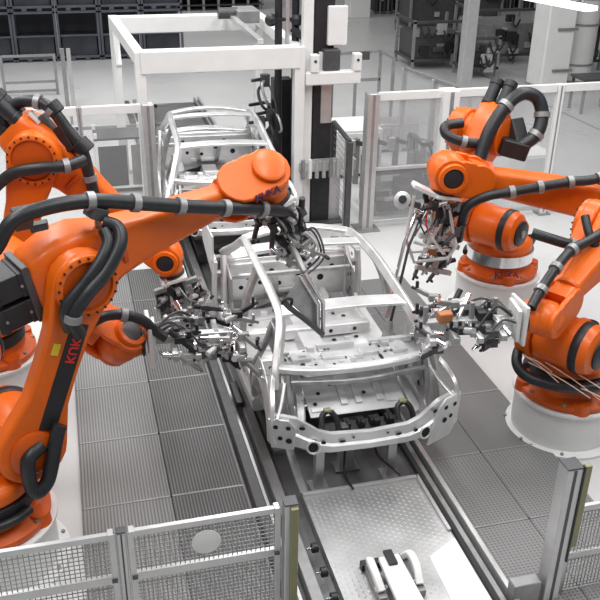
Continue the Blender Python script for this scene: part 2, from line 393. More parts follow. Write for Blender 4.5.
    for s in (-1, 1):
        TH(s*.80, .9, .03, .022, -.022); TH(s*.66, .9, .03, .02, -.022); TH(s*.46, .735, .022, None, -.02); TH(s*.17, .76, .012, None, -.012)
        TH(s*.56, .70, .045, .06); TH(s*.78, .76, .03); TH(s*.5, .70, .012); TH(s*.28, .735, .035, .014, -.02)
    P('tail_panel', mb, M2)
    for s in (-1, 1):
        rg = MB().tube([V((s*.56+.058*math.cos(a_), yb(.56)-.045+s*.2*.058*math.cos(a_), .70+.068*math.sin(a_))) for a_ in [2*PI*i/20 for i in range(21)]], .011, n=8, smooth=False)
        P('towing_eye_ring', rg, STEEL)
        lt = MB().prism([(-.24, -.23), (.03, -.21), (.12, -.08), (.13, .25), (-.05, .24), (-.15, .14)] if s > 0 else [(.10, -.10), (-.1, -.10), (-.13, .22), (.05, .22), (.12, .14)], (s*.83, yb(.83)-.02, .76), (1, s*.42, 0), (0, 0, 1), .03)
        for hx, hz in ((.02*s, .02), (.06*s, .14), (-.05*s, .14)):
            nn_ = V((s*.42, -1, 0)).normalized(); hole(lt, V((s*.83, yb(.83)-.02, .76))+V((hx, hx*s*.42, hz))+nn_*.0145, nn_, .024)
        P('lamp_mount', lt, M2, .008)
    # rear shelf
    mb = MB().sweep([(-.82, .52, 1.27), (-.5, .44, 1.25), (0, .41, 1.24), (.5, .44, 1.25), (.82, .52, 1.27)], .09, .07)
    P('rear_shelf_beam', mb, STEEL)
    mb = MB().sweep([(-.68, .40, 1.16), (0, .34, 1.14), (.68, .40, 1.16)], .04, .05); P('boot_edge_rail', mb, STEEL2)
    mb = MB(); mb.b2((-.74, .5, 1.185), (.74, .92, 1.2))
    for x, y, w, l in ((-.5, .75, .2, .14), (-.18, .72, .22, .1), (.2, .74, .2, .12), (.52, .74, .16, .16)): mb.b2((x-w/2, y-l/2, 1.2), (x+w/2, y+l/2, 1.235))
    for x, y, r1, r2 in ((-.5, .6, .06, .035), (-.39, .6, .03, .03), (0, .62, .03, .02), (.3, .62, .06, .02), (-.2, .58, .02, .02), (.6, .6, .03, .03)): hole(mb, (x, y, 1.2), (0, 0, 1), r1, r2)
    rr = random.Random(4)
    for _ in range(34):
        x, y, w, l = rr.uniform(-.68, .62), rr.uniform(.52, .9), rr.uniform(.02, .09), rr.uniform(.02, .06)
        mb.b2((x, y, 1.2), (x+w, y+l, 1.2+rr.uniform(.01, .05)))
        if rr.random() < .4: hole(mb, (x-.03, y, 1.2), (0, 0, 1), rr.uniform(.012, .03), rr.uniform(.01, .02))
    mb.beam((.25, .9, 1.22), (.7, .86, 1.24), .05, .06); mb.beam((-.3, .9, 1.22), (.1, .9, 1.22), .04, .07)
    P('parcel_shelf', mb, M2, .012)
    # roof
    P('roof_bow', MB().sweep([(-.69, 1.03, 1.595), (-.3, 1.0, 1.635), (0, .99, 1.645), (.3, 1.0, 1.635), (.69, 1.03, 1.595)], .21, .035), STEEL)
    P('roof_bow', MB().sweep([(-.70, 2.51, 1.63), (-.3, 2.47, 1.67), (0, 2.46, 1.68), (.3, 2.47, 1.67), (.70, 2.51, 1.63)], .17, .035), STEEL)
    P('windscreen_header', MB().sweep([(-.64, 2.98, 1.58), (-.3, 3.07, 1.615), (0, 3.09, 1.625), (.3, 3.07, 1.615), (.64, 2.98, 1.58)], .13, .045), STEEL)
    # sides
    for s in (-1, 1):
        sd = MB()
        sd.sweep([(s*.83, .42, 1.10), (s*.80, .50, 1.26), (s*.73, .68, 1.44), (s*.665, .92, 1.58), (s*.655, 1.3, 1.63), (s*.665, 1.9, 1.66), (s*.66, 2.5, 1.64), (s*.645, 2.95, 1.57), (s*.70, 3.35, 1.32), (s*.77, 3.8, 1.06)], .10, .075, up=(-s, 0, .7), res=6)
        P('roof_rail', sd, STEEL)
        P('centre_pillar', MB().sweep([(s*.67, 2.0, 1.63), (s*.77, 1.98, 1.4), (s*.84, 1.95, 1.1), (s*.87, 1.92, .75), (s*.87, 1.9, .48)], .06, .15, up=(0, 1, 0)), STEEL2)
        P('sill', MB().sweep([(s*.84, 1.15, .45), (s*.86, 2.0, .43), (s*.86, 3.35, .45)], .14, .15), STEEL)
        P('hinge_pillar', MB().sweep([(s*.84, 3.35, .5), (s*.83, 3.38, .8), (s*.80, 3.55, 1.12)], .06, .16, up=(0, 1, 0)), STEEL)
        # rear door ring arc
        P('door_ring', MB().sweep([(s*.70, 1.0, 1.54), (s*.80, .98, 1.3), (s*.86, 1.05, 1.1), (s*.88, 1.22, .9), (s*.88, 1.28, .7), (s*.87, 1.22, .48)], .05, .06, up=(0, 1, 0)), STEEL2)
        # wheel house bowl + arch
        wh = MB(); n = 14; rings = []
        for j in range(7):
            t_ = j/6*PI/2; r = .40*math.cos(t_*.75); xo = .88-.32*math.sin(t_)
            rings.append([V((s*xo, .86+r*math.cos(PI*i/n), .50+r*1.05*math.sin(PI*i/n))) for i in range(n+1)]+[V((s*(xo-.01), .86+(r-.015)*math.cos(PI*i/n), .50+(r-.015)*1.05*math.sin(PI*i/n))) for i in range(n, -1, -1)])
        wh.loft(rings)
        P('wheel_house', wh, STEEL)
        P('wheel_arch_lip', MB().sweep([(s*.885, .86+.42*math.cos(a_), .50+.44*math.sin(a_)) for a_ in [PI*i/10 for i in range(11)]], .035, .03, up=(s, 0, 0)), STEEL)
        # quarter edge from shelf to tail
        P('quarter_rail', MB().sweep([(s*.82, .56, 1.24), (s*.87, .36, 1.19), (s*.91, .18, 1.10), (s*.92, .12, 1.0), (s*.91, .12, .84), (s*.88, .1, .70)], .05, .04, up=(0, 1, 0)), STEEL)
        P('quarter_inner_post', MB().sweep([(s*.70, .48, 1.2), (s*.70, .36, 1.0), (s*.66, .30, .82), (s*.60, .12, .76)], .05, .09, up=(0, 1, 0)), STEEL2)
        ip = MB().prism([(.35, .84), (.62, .88), (.66, 1.18), (.44, 1.2)], (s*.66, 0, 0), (0, 1, 0), (0, 0, 1), .015)
        for y, z in ((.45, .95), (.55, 1.05)): hole(ip, (s*.66-s*.008, y, z), (-s, 0, 0), .03)
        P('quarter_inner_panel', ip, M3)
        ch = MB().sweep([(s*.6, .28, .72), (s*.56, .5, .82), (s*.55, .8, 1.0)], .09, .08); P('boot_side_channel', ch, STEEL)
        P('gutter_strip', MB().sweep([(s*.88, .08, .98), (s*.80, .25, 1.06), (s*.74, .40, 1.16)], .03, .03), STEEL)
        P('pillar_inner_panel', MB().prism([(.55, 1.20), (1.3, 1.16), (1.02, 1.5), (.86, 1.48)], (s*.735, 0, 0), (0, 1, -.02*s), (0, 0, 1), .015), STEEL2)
        qs = MB(); rings = []
        for i in range(13):
            a_ = PI*i/12; ri, ro = .43, .56+.10*math.sin(a_)
            rings.append([V((s*.90, .86+ri*math.cos(a_), .50+ri*1.03*math.sin(a_))), V((s*.875, .86+ro*math.cos(a_)*.9, .50+ro*1.0*math.sin(a_))), V((s*.865, .86+ro*math.cos(a_)*.9, .50+ro*1.0*math.sin(a_))), V((s*.885, .86+ri*math.cos(a_), .50+ri*1.03*math.sin(a_)))])
        qs.loft(rings); P('quarter_skin', qs, STEEL)
        P('door_brace', MB().sweep([(s*.86, 1.4, .58), (s*.87, 1.6, .62), (s*.87, 1.9, .60)], .04, .1, up=(0, 0, 1)), STEEL)
        P('pillar_foot', MB().prism([(1.7, .46), (2.12, .46), (2.0, .8), (1.86, .8)], (s*.865, 0, 0), (0, 1, 0), (0, 0, 1), .06), STEEL2, .015)
        # front end
        st = MB().lathe([(.20, 0), (.17, .35), (.13, .40), (.06, .41), (.06, .40), (.0, .40)], (s*.52, 3.95, .55), (0, 0, 1), 24)
        hole(st, (s*.52, 3.95, .962), (0, 0, 1), .055)
        for q in range(3):
            a_ = q*2.1; hole(st, (s*.52+.09*math.cos(a_), 3.95+.09*math.sin(a_), .958), (0, 0, 1), .014)
        P('strut_tower', st, M2)
        P('front_rail', MB().sweep([(s*.48, 3.3, .5), (s*.48, 3.8, .58), (s*.47, 4.45, .58)], .1, .13), STEEL)
        P('wing_rail', MB().sweep([(s*.80, 3.5, 1.02), (s*.74, 4.0, .95), (s*.66, 4.42, .78)], .06, .08), STEEL)
        wp = MB().prism([(3.42, .52), (4.3, .62), (4.36, .88), (3.9, 1.02), (3.42, 1.10)], (s*.95, 0, 0), (0, 1, -.1*s), (0, 0, 1), .02)
        wp.sweep([(s*.95, 3.4, .5), (s*.95, 3.4, .8), (s*.93, 3.42, 1.12)], .05, .14, up=(0, 1, 0))
        wp.sweep([(s*.94, 3.42, 1.11), (s*.92, 3.95, 1.05), (s*.88, 4.36, .9)], .07, .05)
        for y, z in ((3.6, .7), (3.75, .9), (3.95, .75), (4.1, .85), (3.65, .95), (4.0, .93)): hole(wp, (s*.95-s*.011, y, z), (-s, 0, 0), .03)
        P('front_wing_panel', wp, M2)
        P('wing_bracket', MB().beam((s*.80, 3.5, .9), (s*.95, 3.5, .9), .1, .06), STEEL2)
        P('wing_bracket', MB().beam((s*.72, 4.1, .85), (s*.93, 4.1, .85), .1, .05), STEEL2)
        bp = MB().prism([(3.02, .55), (3.34, .55), (3.42, 1.08), (3.1, 1.0)], (s*.78, 0, 0), (0, 1, 0), (0, 0, 1), .02)
        for y, z in ((3.15, .7), (3.25, .85), (3.15, .9), (3.3, .95), (3.22, .62)): hole(bp, (s*.78-s*.011, y, z), (-s, 0, 0), .026)
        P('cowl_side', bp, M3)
    fw = MB(); fw.b2((-.78, 3.45, .5), (.78, 3.475, 1.10))
    for x, z, r in ((-.5, .85, .05), (-.35, .75, .03), (-.2, .9, .035), (-.1, .72, .03), (.15, .85, .05), (.3, .95, .03), (.45, .75, .045), (-.6, .7, .03), (-.42, .95, .03), (.6, .9, .03)): hole(fw, (x, 3.45, z), (0, -1, 0), r)
    fw.b2((-.3, 3.40, .6), (.3, 3.46, .66)); fw.b2((-.75, 3.38, 1.02), (.75, 3.46, 1.06))
    P('firewall', fw, M2, .008)
    P('dash_tube', MB().cyl((-.76, 3.2, .98), (.76, 3.2, .98), .035).beam((-.2, 3.2, .96), (-.15, 3.4, .6), .06, .04).beam((.2, 3.2, .96), (.15, 3.4, .6), .06, .04), STEEL2)
    P('cowl_panel', MB().sweep([(-.78, 3.55, 1.10), (0, 3.66, 1.13), (.78, 3.55, 1.10)], .22, .03), STEEL)
    P('front_crossmember', MB().sweep([(-.66, 4.38, .78), (0, 4.5, .80), (.66, 4.38, .78)], .08, .06).b2((-.5, 4.4, .55), (.5, 4.46, .63)), STEEL)
    return root
CAR = car_body('bare silver car body in the middle of the line, tail towards us', (2.43, 6.35, 0), -math.radians(.7))
for k, (cx_, cy_, lb, sl) in enumerate(((2.05, 11.2, 'second bare silver car body waiting behind, under the white portal', 'dark grey skid carrying the second car body'),)):
    c2 = copy_tree(CAR); c2.location = (cx_, cy_, .25); c2.rotation_euler.z = -math.radians(3)
    c2['label'] = lb
    t = thing('lifting_skid', sl, 'skid', (cx_+.1, cy_+2, .03))
    for s_ in (-1, 1):
        part('skid_runner', MB().b2((cx_+.1+s_*.45-.06, cy_+.8, .09), (cx_+.1+s_*.45+.06, cy_+3.6, .24)), DARK, t, .01)
        for y in (cy_+1.4, cy_+2.9): part('skid_post', MB().b2((cx_+.12+s_*.45-.05, y-.05, .24), (cx_+.12+s_*.45+.05, y+.05, .68)), GREY, t, .008)
    for y in (cy_+1.4, cy_+2.9): part('skid_beam', MB().b2((cx_-.4, y-.06, .03), (cx_+.6, y+.06, .09)), GREY, t, .008)

# ------------------------------------------------------------------ robots
Z = V((0, 0, 1))
def pedestal(label, x, y, h, r=.55):
    t = thing('robot_pedestal', label, 'pedestal', (x, y, 0), 'white robot pedestals')
    part('pedestal_foot', MB().lathe([(r+.1, 0), (r+.1, .03), (r+.02, .04)], (x, y, 0), n=48), PED, t)
    part('pedestal_column', MB().lathe([(r, .04), (r, h-.05), (r+.03, h-.03), (r+.03, h)], (x, y, 0), n=48), PED, t)
    for k in range(8):
        a = k*PI/4+.3
        part('anchor_bolt', MB().cyl((x+(r+.06)*math.cos(a), y+(r+.06)*math.sin(a), .02), (x+(r+.06)*math.cos(a), y+(r+.06)*math.sin(a), .055), .018, n=8), GREY, t)
def arc_poly(c0, r0, c1, r1, waist, n=12):
    """dogbone outline between circle c0,r0 and c1,r1 (2D)"""
    c0 = V((*c0, 0)); c1 = V((*c1, 0)); d = (c1-c0).normalized(); p = V((-d.y, d.x, 0)); L = (c1-c0).length; out = []
    for i in range(n+1):
        a = -PI*.5-.35+(PI+.7)*i/n
        out.append(c1+d*(r1*math.cos(a))+p*(r1*math.sin(a)))
    w = [.3, .5, .7]
    for t in reversed(w): out.append(c0+d*(L*t)+p*(waist(t)))
    for i in range(n+1):
        a = PI*.5-.35+(PI+.7)*i/n
        out.append(c0+d*(r0*math.cos(a))+p*(r0*math.sin(a)))
    for t in w: out.append(c0+d*(L*t)-p*(waist(t)))
    return [(q.x, q.y) for q in out]
def rrect(c, u, v, hu, hv, k=4, cf=.45):
    r = min(hu, hv)*cf; pts = []
    for sx, sy, a0 in ((1, 1, 0), (-1, 1, PI/2), (-1, -1, PI), (1, -1, 1.5*PI)):
        for i in range(k+1):
            a = a0+PI/2*i/k
            pts.append(c+u*(sx*(hu-r)+r*math.cos(a))+v*(sy*(hv-r)+r*math.sin(a)))
    return pts
def J2(p):
    v = V(p)-EYE; d = v.dot(_fw); return 300+FPX*v.dot(_rt)/d, 300-FPX*v.dot(_up)/d
class Robot:
    def __init__(s, label, B, yaw, E, W, F, near=-1, ring=None, lower=True, fore=1.0, linkoff=.30, motors='cyl', wr=1.0, fat=1.0, waxis=None, capmat=None):
        B = V(B); h = V((math.cos(math.radians(yaw)), math.sin(math.radians(yaw)), 0)); n = Z.cross(h)
        s.B, s.h, s.n, s.near = B, h, n, near
        s.S = S = B+h*.35+Z*.75; s.E = E = V(E); s.W = W = V(W); F = V(F).normalized(); s.F = F
        q = n*near                                           # towards the visible side
        s.q = q
        s.root = R = thing('industrial_robot', label, 'robot', B, 'orange jointed robots of the cell')
        ring = ring or BLACK
        # base
        mb = MB().lathe([(.50, 0), (.53, .02), (.53, .07), (.47, .10), (.42, .12), (.40, .20), (.0, .20)], B, n=48)
        for k in range(4):
            a = math.radians(yaw)+PI/4+k*PI/2; c = B+V((math.cos(a), math.sin(a), 0))*.47
            mb.cyl(c, c+Z*.12, .10, .09)
        b = part('base', mb, ORANGE2, R)
        for k in range(8):
            a = .2+k*PI/4; c = B+V((math.cos(a), math.sin(a), 0))*.5
            part('flange_bolt', MB().cyl(c+Z*.05, c+Z*.10, .022, n=6), GREY, b)
        rw = .45 if ring is CHROME else .43
        part('slewing_ring', MB().lathe([(.40, .20), (rw, .21), (rw, .36 if ring is CHROME else .33), (.40, .37 if ring is CHROME else .34)], B, n=48), ring, R, label='polished slewing ring' if ring is CHROME else 'black slewing ring')
        part('base_cable', MB().tube([B-h*.5+n*.1+Z*.05, B-h*.62+n*.15+Z*.2, B-h*.5+n*.25+Z*.4, B-h*.2+n*.3+Z*.5], .035), RUBBER, R)
        part('base_hose', MB().tube([B+V((.46*math.cos(a), .46*math.sin(a), .22)) for a in [math.radians(yaw)+near*1.0+near*.3*k for k in range(7)]], .04), RUBBER, R)
        # column
        mb = MB().lathe([(.41, .34), (.42, .38), (.42, .46), (.36, .52), (.0, .52)], B, n=40)
        pl = [(-.38, .40), (.36, .40), (.56, .58), (.62, .76), (.54, .95), (.36, 1.02), (.16, .98), (-.02, .80), (-.28, .70), (-.40, .58)]
        for o in (-.15, .15): mb.prism(pl, B+n*o, h, Z, .12)
        mb.prism([(-.3, .42), (.4, .42), (.4, .62), (-.3, .6)], B, h, Z, .3)
        c = part('rotating_column', mb, ORANGE, R, .03)
        part('axis_motor', MB().lathe([(.12, 0), (.12, .15), (.09, .18), (.09, .2)], B-h*.2-q*.05+Z*.55, n=24), BLACK, c)
        # shoulder drive
        mb = MB().lathe([(.17, -.42), (.24, -.38), (.27, -.3), (.27, .16), (.25, .2), (.0, .2)], S, q, 36)
        d = part('shoulder_drive', mb, ORANGE, R)
        part('drive_band', MB().lathe([(.274, -.30), (.28, -.29), (.28, -.22), (.274, -.21)], S, q, 36), BLACK, d)
        part('drive_motor', MB().lathe([(.165, -.40), (.17, -.44), (.15, -.455), (.0, -.455)], S, q, 28), BLACK, d, label='black drive end cap')
        part('drive_hub', MB().lathe([(.05, -.45), (.05, -.475), (.0, -.475)], S, q, 20), GREY, d)
        # link arm
        L = (E-S).length; ea = (E-S).normalized(); ep = n.cross(ea)
        o = S+q*linkoff
        po = arc_poly((0, 0), .30, (0, L), .27, lambda t: .175+.05*abs(t-.5))
        mb = MB().prism(po, o, ea.cross(n)*-1 if False else ep*-1, ea, .17)
        la = part('link_arm', mb, ORANGE, R, .035)
        s.la, s.ea, s.ep, s.lo = la, ea, ep, o
        part('shoulder_cap', MB().lathe([(.20, .0), (.20, .02), (.16, .045), (.0, .05)], o+q*.085, q, 32), ORANGE2, la)
        ec = part('elbow_ring', MB().lathe([(.255, -.02), (.255, .035), (.225, .05), (.21, .05), (.2, .02), (.0, .02)], E+q*(linkoff+.085), q, 40), ORANGE, la)
        part('elbow_recess', MB().lathe([(.2, .02), (.2, .026), (.0, .026)], E+q*(linkoff+.085), q, 36), ORANGE2, ec)
        for k in range(20):
            a = k*PI/10; p = E+q*(linkoff+.13)+ea*(.24*math.cos(a))+ep*(.24*math.sin(a))
            part('ring_bolt', MB().cyl(p, p+q*.012, .011, n=6), BLACK, ec)
        # forearm
        a = (W-E).normalized(); FL = (W-E).length; bb = n.cross(a); bb = bb if bb.z > 0 or abs(bb.z) < .3 else -bb
        s.a, s.b, s.FL = a, bb, FL
        secs = [(-.36, .17, .16, 0), (-.30, .22, .20, .0), (-.05, .28, .22, .0), (.16, .27, .215, .01), (.40, .20, .18, .02), (.7, .165, .155, .015), (FL*.55, .15, .14, .01), (FL-.52, .125, .125, 0), (FL-.40, .14, .14, 0), (FL-.30, .15, .15, 0), (FL-.22, .15, .15, 0)]
        secs = [x for i, x in enumerate(secs) if i == 0 or x[0] > secs[i-1][0]+.02 or i > 7]
        mb = MB().loft([rrect(E+a*t+bb*ob, n, bb, hn*fore, hb*fore*(fat if t < .5 else 1+(fat-1)*max(0, 1-(t-.5)/max(FL-1.0, .1)))) for t, hb, hn, ob in secs])
        fa = part('forearm', mb, ORANGE, R, ang=50); s.fa = fa
        for t in (.42, FL-.46):
            part('forearm_collar', MB().lathe([((.19 if t < .6 else .15)*fore, 0), ((.21 if t < .6 else .165)*fore, .01), ((.205 if t < .6 else .165)*fore, .05), ((.18 if t < .6 else .15)*fore, .06)], E+a*t+bb*.015, a, 32), ORANGE2, fa)
        part('elbow_hub', MB().cyl(E-q*.26, E+q*(linkoff-.02), .225, n=36), ORANGE, fa, .02)
        # wrist motors at the rear
        if motors == 'box':
            for i, (u, v) in enumerate(((.11, .0), (-.13, .0))):
                c = E-a*.52+bb*u+q*v
                Rm = Matrix((a, q, bb)).transposed()
                mbx = MB().box(c, (.34, .34, .2), Rm)
                for k in range(2): mbx.box(c-a*(.12-.24*k), (.06, .36, .212), Rm)
                mo = part('wrist_motor', mbx, BLACK, fa, .012)
                for k in (-.1, .1):
                    p = c+q*.18+a*k; part('motor_screw', MB().cyl(p, p+q*.01, .012, n=8), GREY, mo)
            part('rear_plate', MB().box(E-a*.36, (.06, .38, .5), Matrix((a, q, bb)).transposed()), DARK, fa, .01)
        else:
            for u, v in ((.10, -.09), (.10, .09), (-.10, 0)):
                c = E-a*.34+bb*u+q*v
                part('wrist_motor', MB().lathe([(.085, 0), (.085, .05), (.075, .06), (.075, .24), (.085, .25), (.085, .32), (.05, .34)], c, -a, 20), BLACK, fa)
        # wrist
        cm0 = capmat or BLACK; CR = .11 if cm0 is ORANGE else .082
        w = wr; wn = V(waxis) if waxis else n.copy(); wn = (wn-a*wn.dot(a)).normalized(); wbb = a.cross(wn); cm = capmat or BLACK
        mb = MB()
        for sg in (-1, 1):
            pol = arc_poly((0, 0), .15*w, (0, .3), .15*w, lambda t: .15*w, 10)
            mb.prism(pol, W-a*.3+wn*(sg*.125*w), wbb, a, .06)
        wf = part('wrist_fork', mb, ORANGE, R, .02)
        wb = part('wrist_ball', MB().lathe([(.02, -.165*w), (.10*w, -.15*w), (.15*w, -.10*w), (.165*w, -.02), (.165*w, .05), (.14*w, .12*w), (.10*w, .15*w), (.02, .165*w)], W, wn, 32), ORANGE, R)
        part('wrist_cap', MB().lathe([(CR*w, .155*w), (CR*w, .18*w), ((CR-.02)*w, .19*w), (.0, .19*w)], W, wn if wn.dot(q) > 0 or wn.z > .5 else -wn, 28), cm, wb)
        part('wrist_rim', MB().lathe([((CR+.005)*w, .15*w), ((CR+.04)*w, .155*w), ((CR+.035)*w, .19*w), ((CR+.005)*w, .195*w), ((CR+.002)*w, .18*w)], W, wn if wn.dot(q) > 0 or wn.z > .5 else -wn, 28), ORANGE, wb) if cm is not ORANGE else None
        part('wrist_neck', MB().lathe([(.13*w, .05), (.13*w, .15), (.115*w, .2), (.0, .2)], W, F, 28), ORANGE, wb)
        s.T = W+F*.24
        part('tool_flange', MB().lathe([(.115*w, .0), (.125*w, .01), (.125*w, .035), (.1*w, .04)], W+F*.2, F, 28), BLACK, R)
    def at(s, x, y, off=0.0):
        return onplane(x, y, s.B+s.q*off, s.n)
    def hose(s, pts, r=.055, name='hose_pack', clamps=(), par=None, col=None):
        P = [V(p) if len(p) == 3 and not isinstance(p[0], int) else None for p in pts]
        h = part(name, MB().tube(pts, r, n=14, res=8, rf=None), col or RUBBER, par or s.fa)
        for i in clamps:
            d = (V(pts[min(i+1, len(pts)-1)])-V(pts[max(i-1, 0)])).normalized()
            part('hose_clamp', MB().lathe([(r+.002, -.03), (r+.016, -.03), (r+.016, .03), (r+.002, .03)], pts[i], d, 20), GREY, h)
        return h
def hit(B, yaw, px, py):
    h = V((math.cos(math.radians(yaw)), math.sin(math.radians(yaw)), 0)); return onplane(px, py, B, Z.cross(h))

# --- gripper / welding tools -------------------------------------
def gripper(label, name, T, F, up, length, width, seed, parts=10, bars=3, cat='gripper'):
    """tool bolted to a flange: plate, bars along its reach, clamps, valves, hoses"""
    rg = random.Random(seed); T = V(T); F = V(F).normalized(); up = V(up); u = (up-F*up.dot(F)).normalized(); w = F.cross(u)
    t = thing(name, label, cat, T, 'tools on the robot wrists')
    Rm = Matrix((F, u, w)).transposed()
    part('mounting_plate', MB().box(T+F*.02, (.04, .34, .30), Rm), PED, t, .01, label='white mounting plate')
    part('tool_spine', MB().box(T+F*(length*.5), (length, .09, .09), Rm), ALU, t, .012)
    for k in range(bars):
        f = length*(.25+.75*k/max(bars-1, 1)); c = T+F*f
        part('cross_bar', MB().beam(c-w*width*.5+u*rg.uniform(-.04, .04), c+w*width*.5+u*rg.uniform(-.04, .04), .06, .06, F), ALU if k % 2 else STEEL2, t, .008)
        c += u*rg.uniform(-.15, .15)
        part('upright_bar', MB().beam(c-u*.16, c+u*.16, .045, .045, F), GREY, t, .008)
    for k in range(parts):
        f = length*rg.uniform(.2, 1.05); s_ = rg.choice((-1, 1)); c = T+F*f+w*(s_*width*rg.uniform(.15, .5))+u*rg.uniform(-.16, .16)
        d = (F*rg.uniform(.2, 1)+w*rg.uniform(-.7, .7)+u*rg.uniform(-.9, .3)).normalized()
        cl = part('clamp', MB().box(c, (.11, .07, .06), Rm).beam(c, c+d*.2, .035, .05, u), rg.choice((BLACK, DARK, ALU, GREY)), t, .008)
        part('clamp_cylinder', MB().cyl(c-d*.14, c, .03, n=14).cyl(c, c+d*.16, .014, n=10), rg.choice((CHROME, ALU, BLACK)), cl)
        part('clamp_jaw', MB().beam(c+d*.19, c+d*.19+u*.09, .03, .03, w).beam(c+d*.19, c+d*.25, .025, .025, u), rg.choice((BLACK, CHROME)), cl, .004)
    for k in range(5):
        a_ = T+F*.05+w*rg.uniform(-.12, .12)+u*rg.uniform(.02, .16); b_ = T+F*length*rg.uniform(.4, .9)+w*rg.uniform(-.4, .4)*width
        part('air_hose', MB().tube([a_, (a_+b_)/2+u*rg.uniform(.06, .2), b_], .012, n=6), rg.choice((RUBBER, RUBBER, DARK, GREY)), t)
    part('valve_block', MB().box(T+F*length*.35+u*.09, (.18, .09, .16), Rm), BLACK, t, .01)
    return t

# ============ R1: big robot at front left
B1 = V((-1.05, 6.3, .5)); Y1 = 22
pedestal('white pedestal under the large front left robot', B1.x, B1.y, .5)
E1 = hit(B1, Y1, 66, 268); W1 = hit(B1, Y1, 263, 180)
F1 = V((.42, .1, -.9))
r1 = Robot('large orange robot front left, arm reaching over the car roof', B1, Y1, E1, W1, F1, -1, motors='box', wr=1.42, fat=1.22, waxis=tuple(Z*.75-Z.cross(V((math.cos(math.radians(Y1)), math.sin(math.radians(Y1)), 0)))*.6), capmat=ORANGE)
A = r1.at
q = r1.q
ho = r1.lo+q*.09
L1 = (r1.E-r1.S).length
Rm = Matrix((r1.ep*-1, r1.ea, q)).transposed(); PSG = -1 if J2(r1.lo+r1.ep)[0] < J2(r1.lo)[0] else 1
cpan = r1.lo+r1.ea*(L1*.46)+q*.087+r1.ep*PSG*.055
pn = part('logo_panel', MB().box(cpan, (.15, .95, .012), Rm), BLACK, r1.la, .004, label='black panel on the link arm')
textmesh('logo_lettering', 'KUKA', .11, cpan+r1.ea*.28+q*.008, r1.ea, r1.ep, RED, pn, label='red lettering KUKA')
part('warning_sticker', MB().box(r1.lo+r1.ea*(L1*.62)-r1.ep*PSG*.085+q*.0865, (.06, .10, .004), Rm), YEL, r1.la, label='small yellow warning sticker')
r1.hose([A(-40, 262, .12), A(-8, 252, .12), A(12, 222, .15), A(45, 208, .18), A(90, 201, .22), A(135, 203, .24), A(180, 206, .24), A(225, 208, .24), A(262, 209, .22), A(285, 213, .15), A(294, 226, .05), A(296, 244, 0)], .06, clamps=(4, 5, 6, 7, 8), name='hose_pack')
r1.hose([A(80, 335, .48), A(73, 318, .5), A(86, 296, .52), A(106, 272, .5), A(120, 245, .45), A(118, 228, .36), A(104, 222, .28)], .055, clamps=(1,), name='elbow_hose')
r1.hose([A(70, 330, .44), A(66, 308, .46), A(84, 284, .47), A(100, 262, .46), A(108, 243, .4), A(104, 230, .32)], .05, name='elbow_hose')
r1.hose([A(42, 445, .42), A(28, 462, .46), A(34, 492, .5), A(48, 480, .5), A(56, 440, .46), A(60, 425, .44)], .06, name='shoulder_hose')
hb = part('hose_bracket', MB().box(A(96, 212, .2), (.14, .10, .16), Rm), DARK, r1.fa, .01)
part('bracket_post', MB().beam(A(98, 228, .1), A(98, 206, .22), .05, .05).beam(A(88, 214, .1), A(108, 208, .2), .04, .04), GREY, hb)
part('hose_bracket', MB().beam(A(30, 228, .05), A(48, 224, .1), .10, .06).beam(A(22, 226, .05), A(22, 210, .1), .14, .12), DARK, r1.fa, .01)
textmesh('wrist_lettering', 'KUKA', .10, A(268, 194, .292), r1.a, r1.b, INK, r1.fa, label='dark lettering KUKA on the wrist')
# tool of R1: welding frame hanging into the roof
T = r1.T; 
gripper('dark gripper with many clamps hanging from the large front left robot wrist', 'gripper_tool', T, F1, (0.3, -1, 0), .62, .34, 11, 18, 3)
t = thing('sealing_frame', 'thin polished rectangular frame hanging below the dark gripper into the car roof', 'frame', A(300, 268, 0), 'tools on the robot wrists')
Pa, Pb, Pc = A(304, 272, .58), A(323, 302, .6), A(323, 332, .6)
part('frame_bar', MB().sweep([A(290, 244, .1), A(297, 256, .4), A(304, 272, .58)], .05, .05, smooth=False), GREY, t)
part('frame_tube', MB().tube([Pa, Pb, Pc], .022, smooth=False), CHROME, t)
part('frame_tube', MB().tube([A(300, 276, .6), A(317, 304, .62), A(317, 331, .62)], .018, smooth=False), CHROME, t)
part('support_arm', MB().sweep([A(322, 334, .62), A(308, 322, .63), A(290, 308, .63), A(283, 300, .62)], .07, .05), DARK, t, .01)
part('grip_plate', MB().add([A(285, 298, .58), A(303, 274, .57), A(320, 304, .57), A(320, 331, .57), A(285, 298, .60), A(303, 274, .59), A(320, 304, .59), A(320, 331, .59)], [(3, 2, 1, 0), (4, 5, 6, 7), (0, 1, 5, 4), (1, 2, 6, 5), (2, 3, 7, 6), (3, 0, 4, 7)]), STEEL2, t)
part('grip_jaw', MB().tube([A(290, 308, .65), A(292, 300, .66), A(286, 299, .66), A(282, 304, .65)], .014), BLACK, t)
for k in range(4):
    part('brace_rod', MB().cyl(A(286+5*k, 250+9*k, .0), A(296+5*k, 246+11*k, .12), .012), BLACK if k % 2 else GREY, t)
for k in range(5):
    a0, b0 = (300+k*5, 226+k), (326+k*5, 238+k*2)
    part('air_hose', MB().tube([A(296, 240, .0), A(302+3*k, 236-2*k, .05), A(312+3*k, 244+k*3, .02), A(300+2*k, 258+k*4, 0)], .011, n=6), (RUBBER, GREY, ALU, RUBBER, DARK)[k], t)

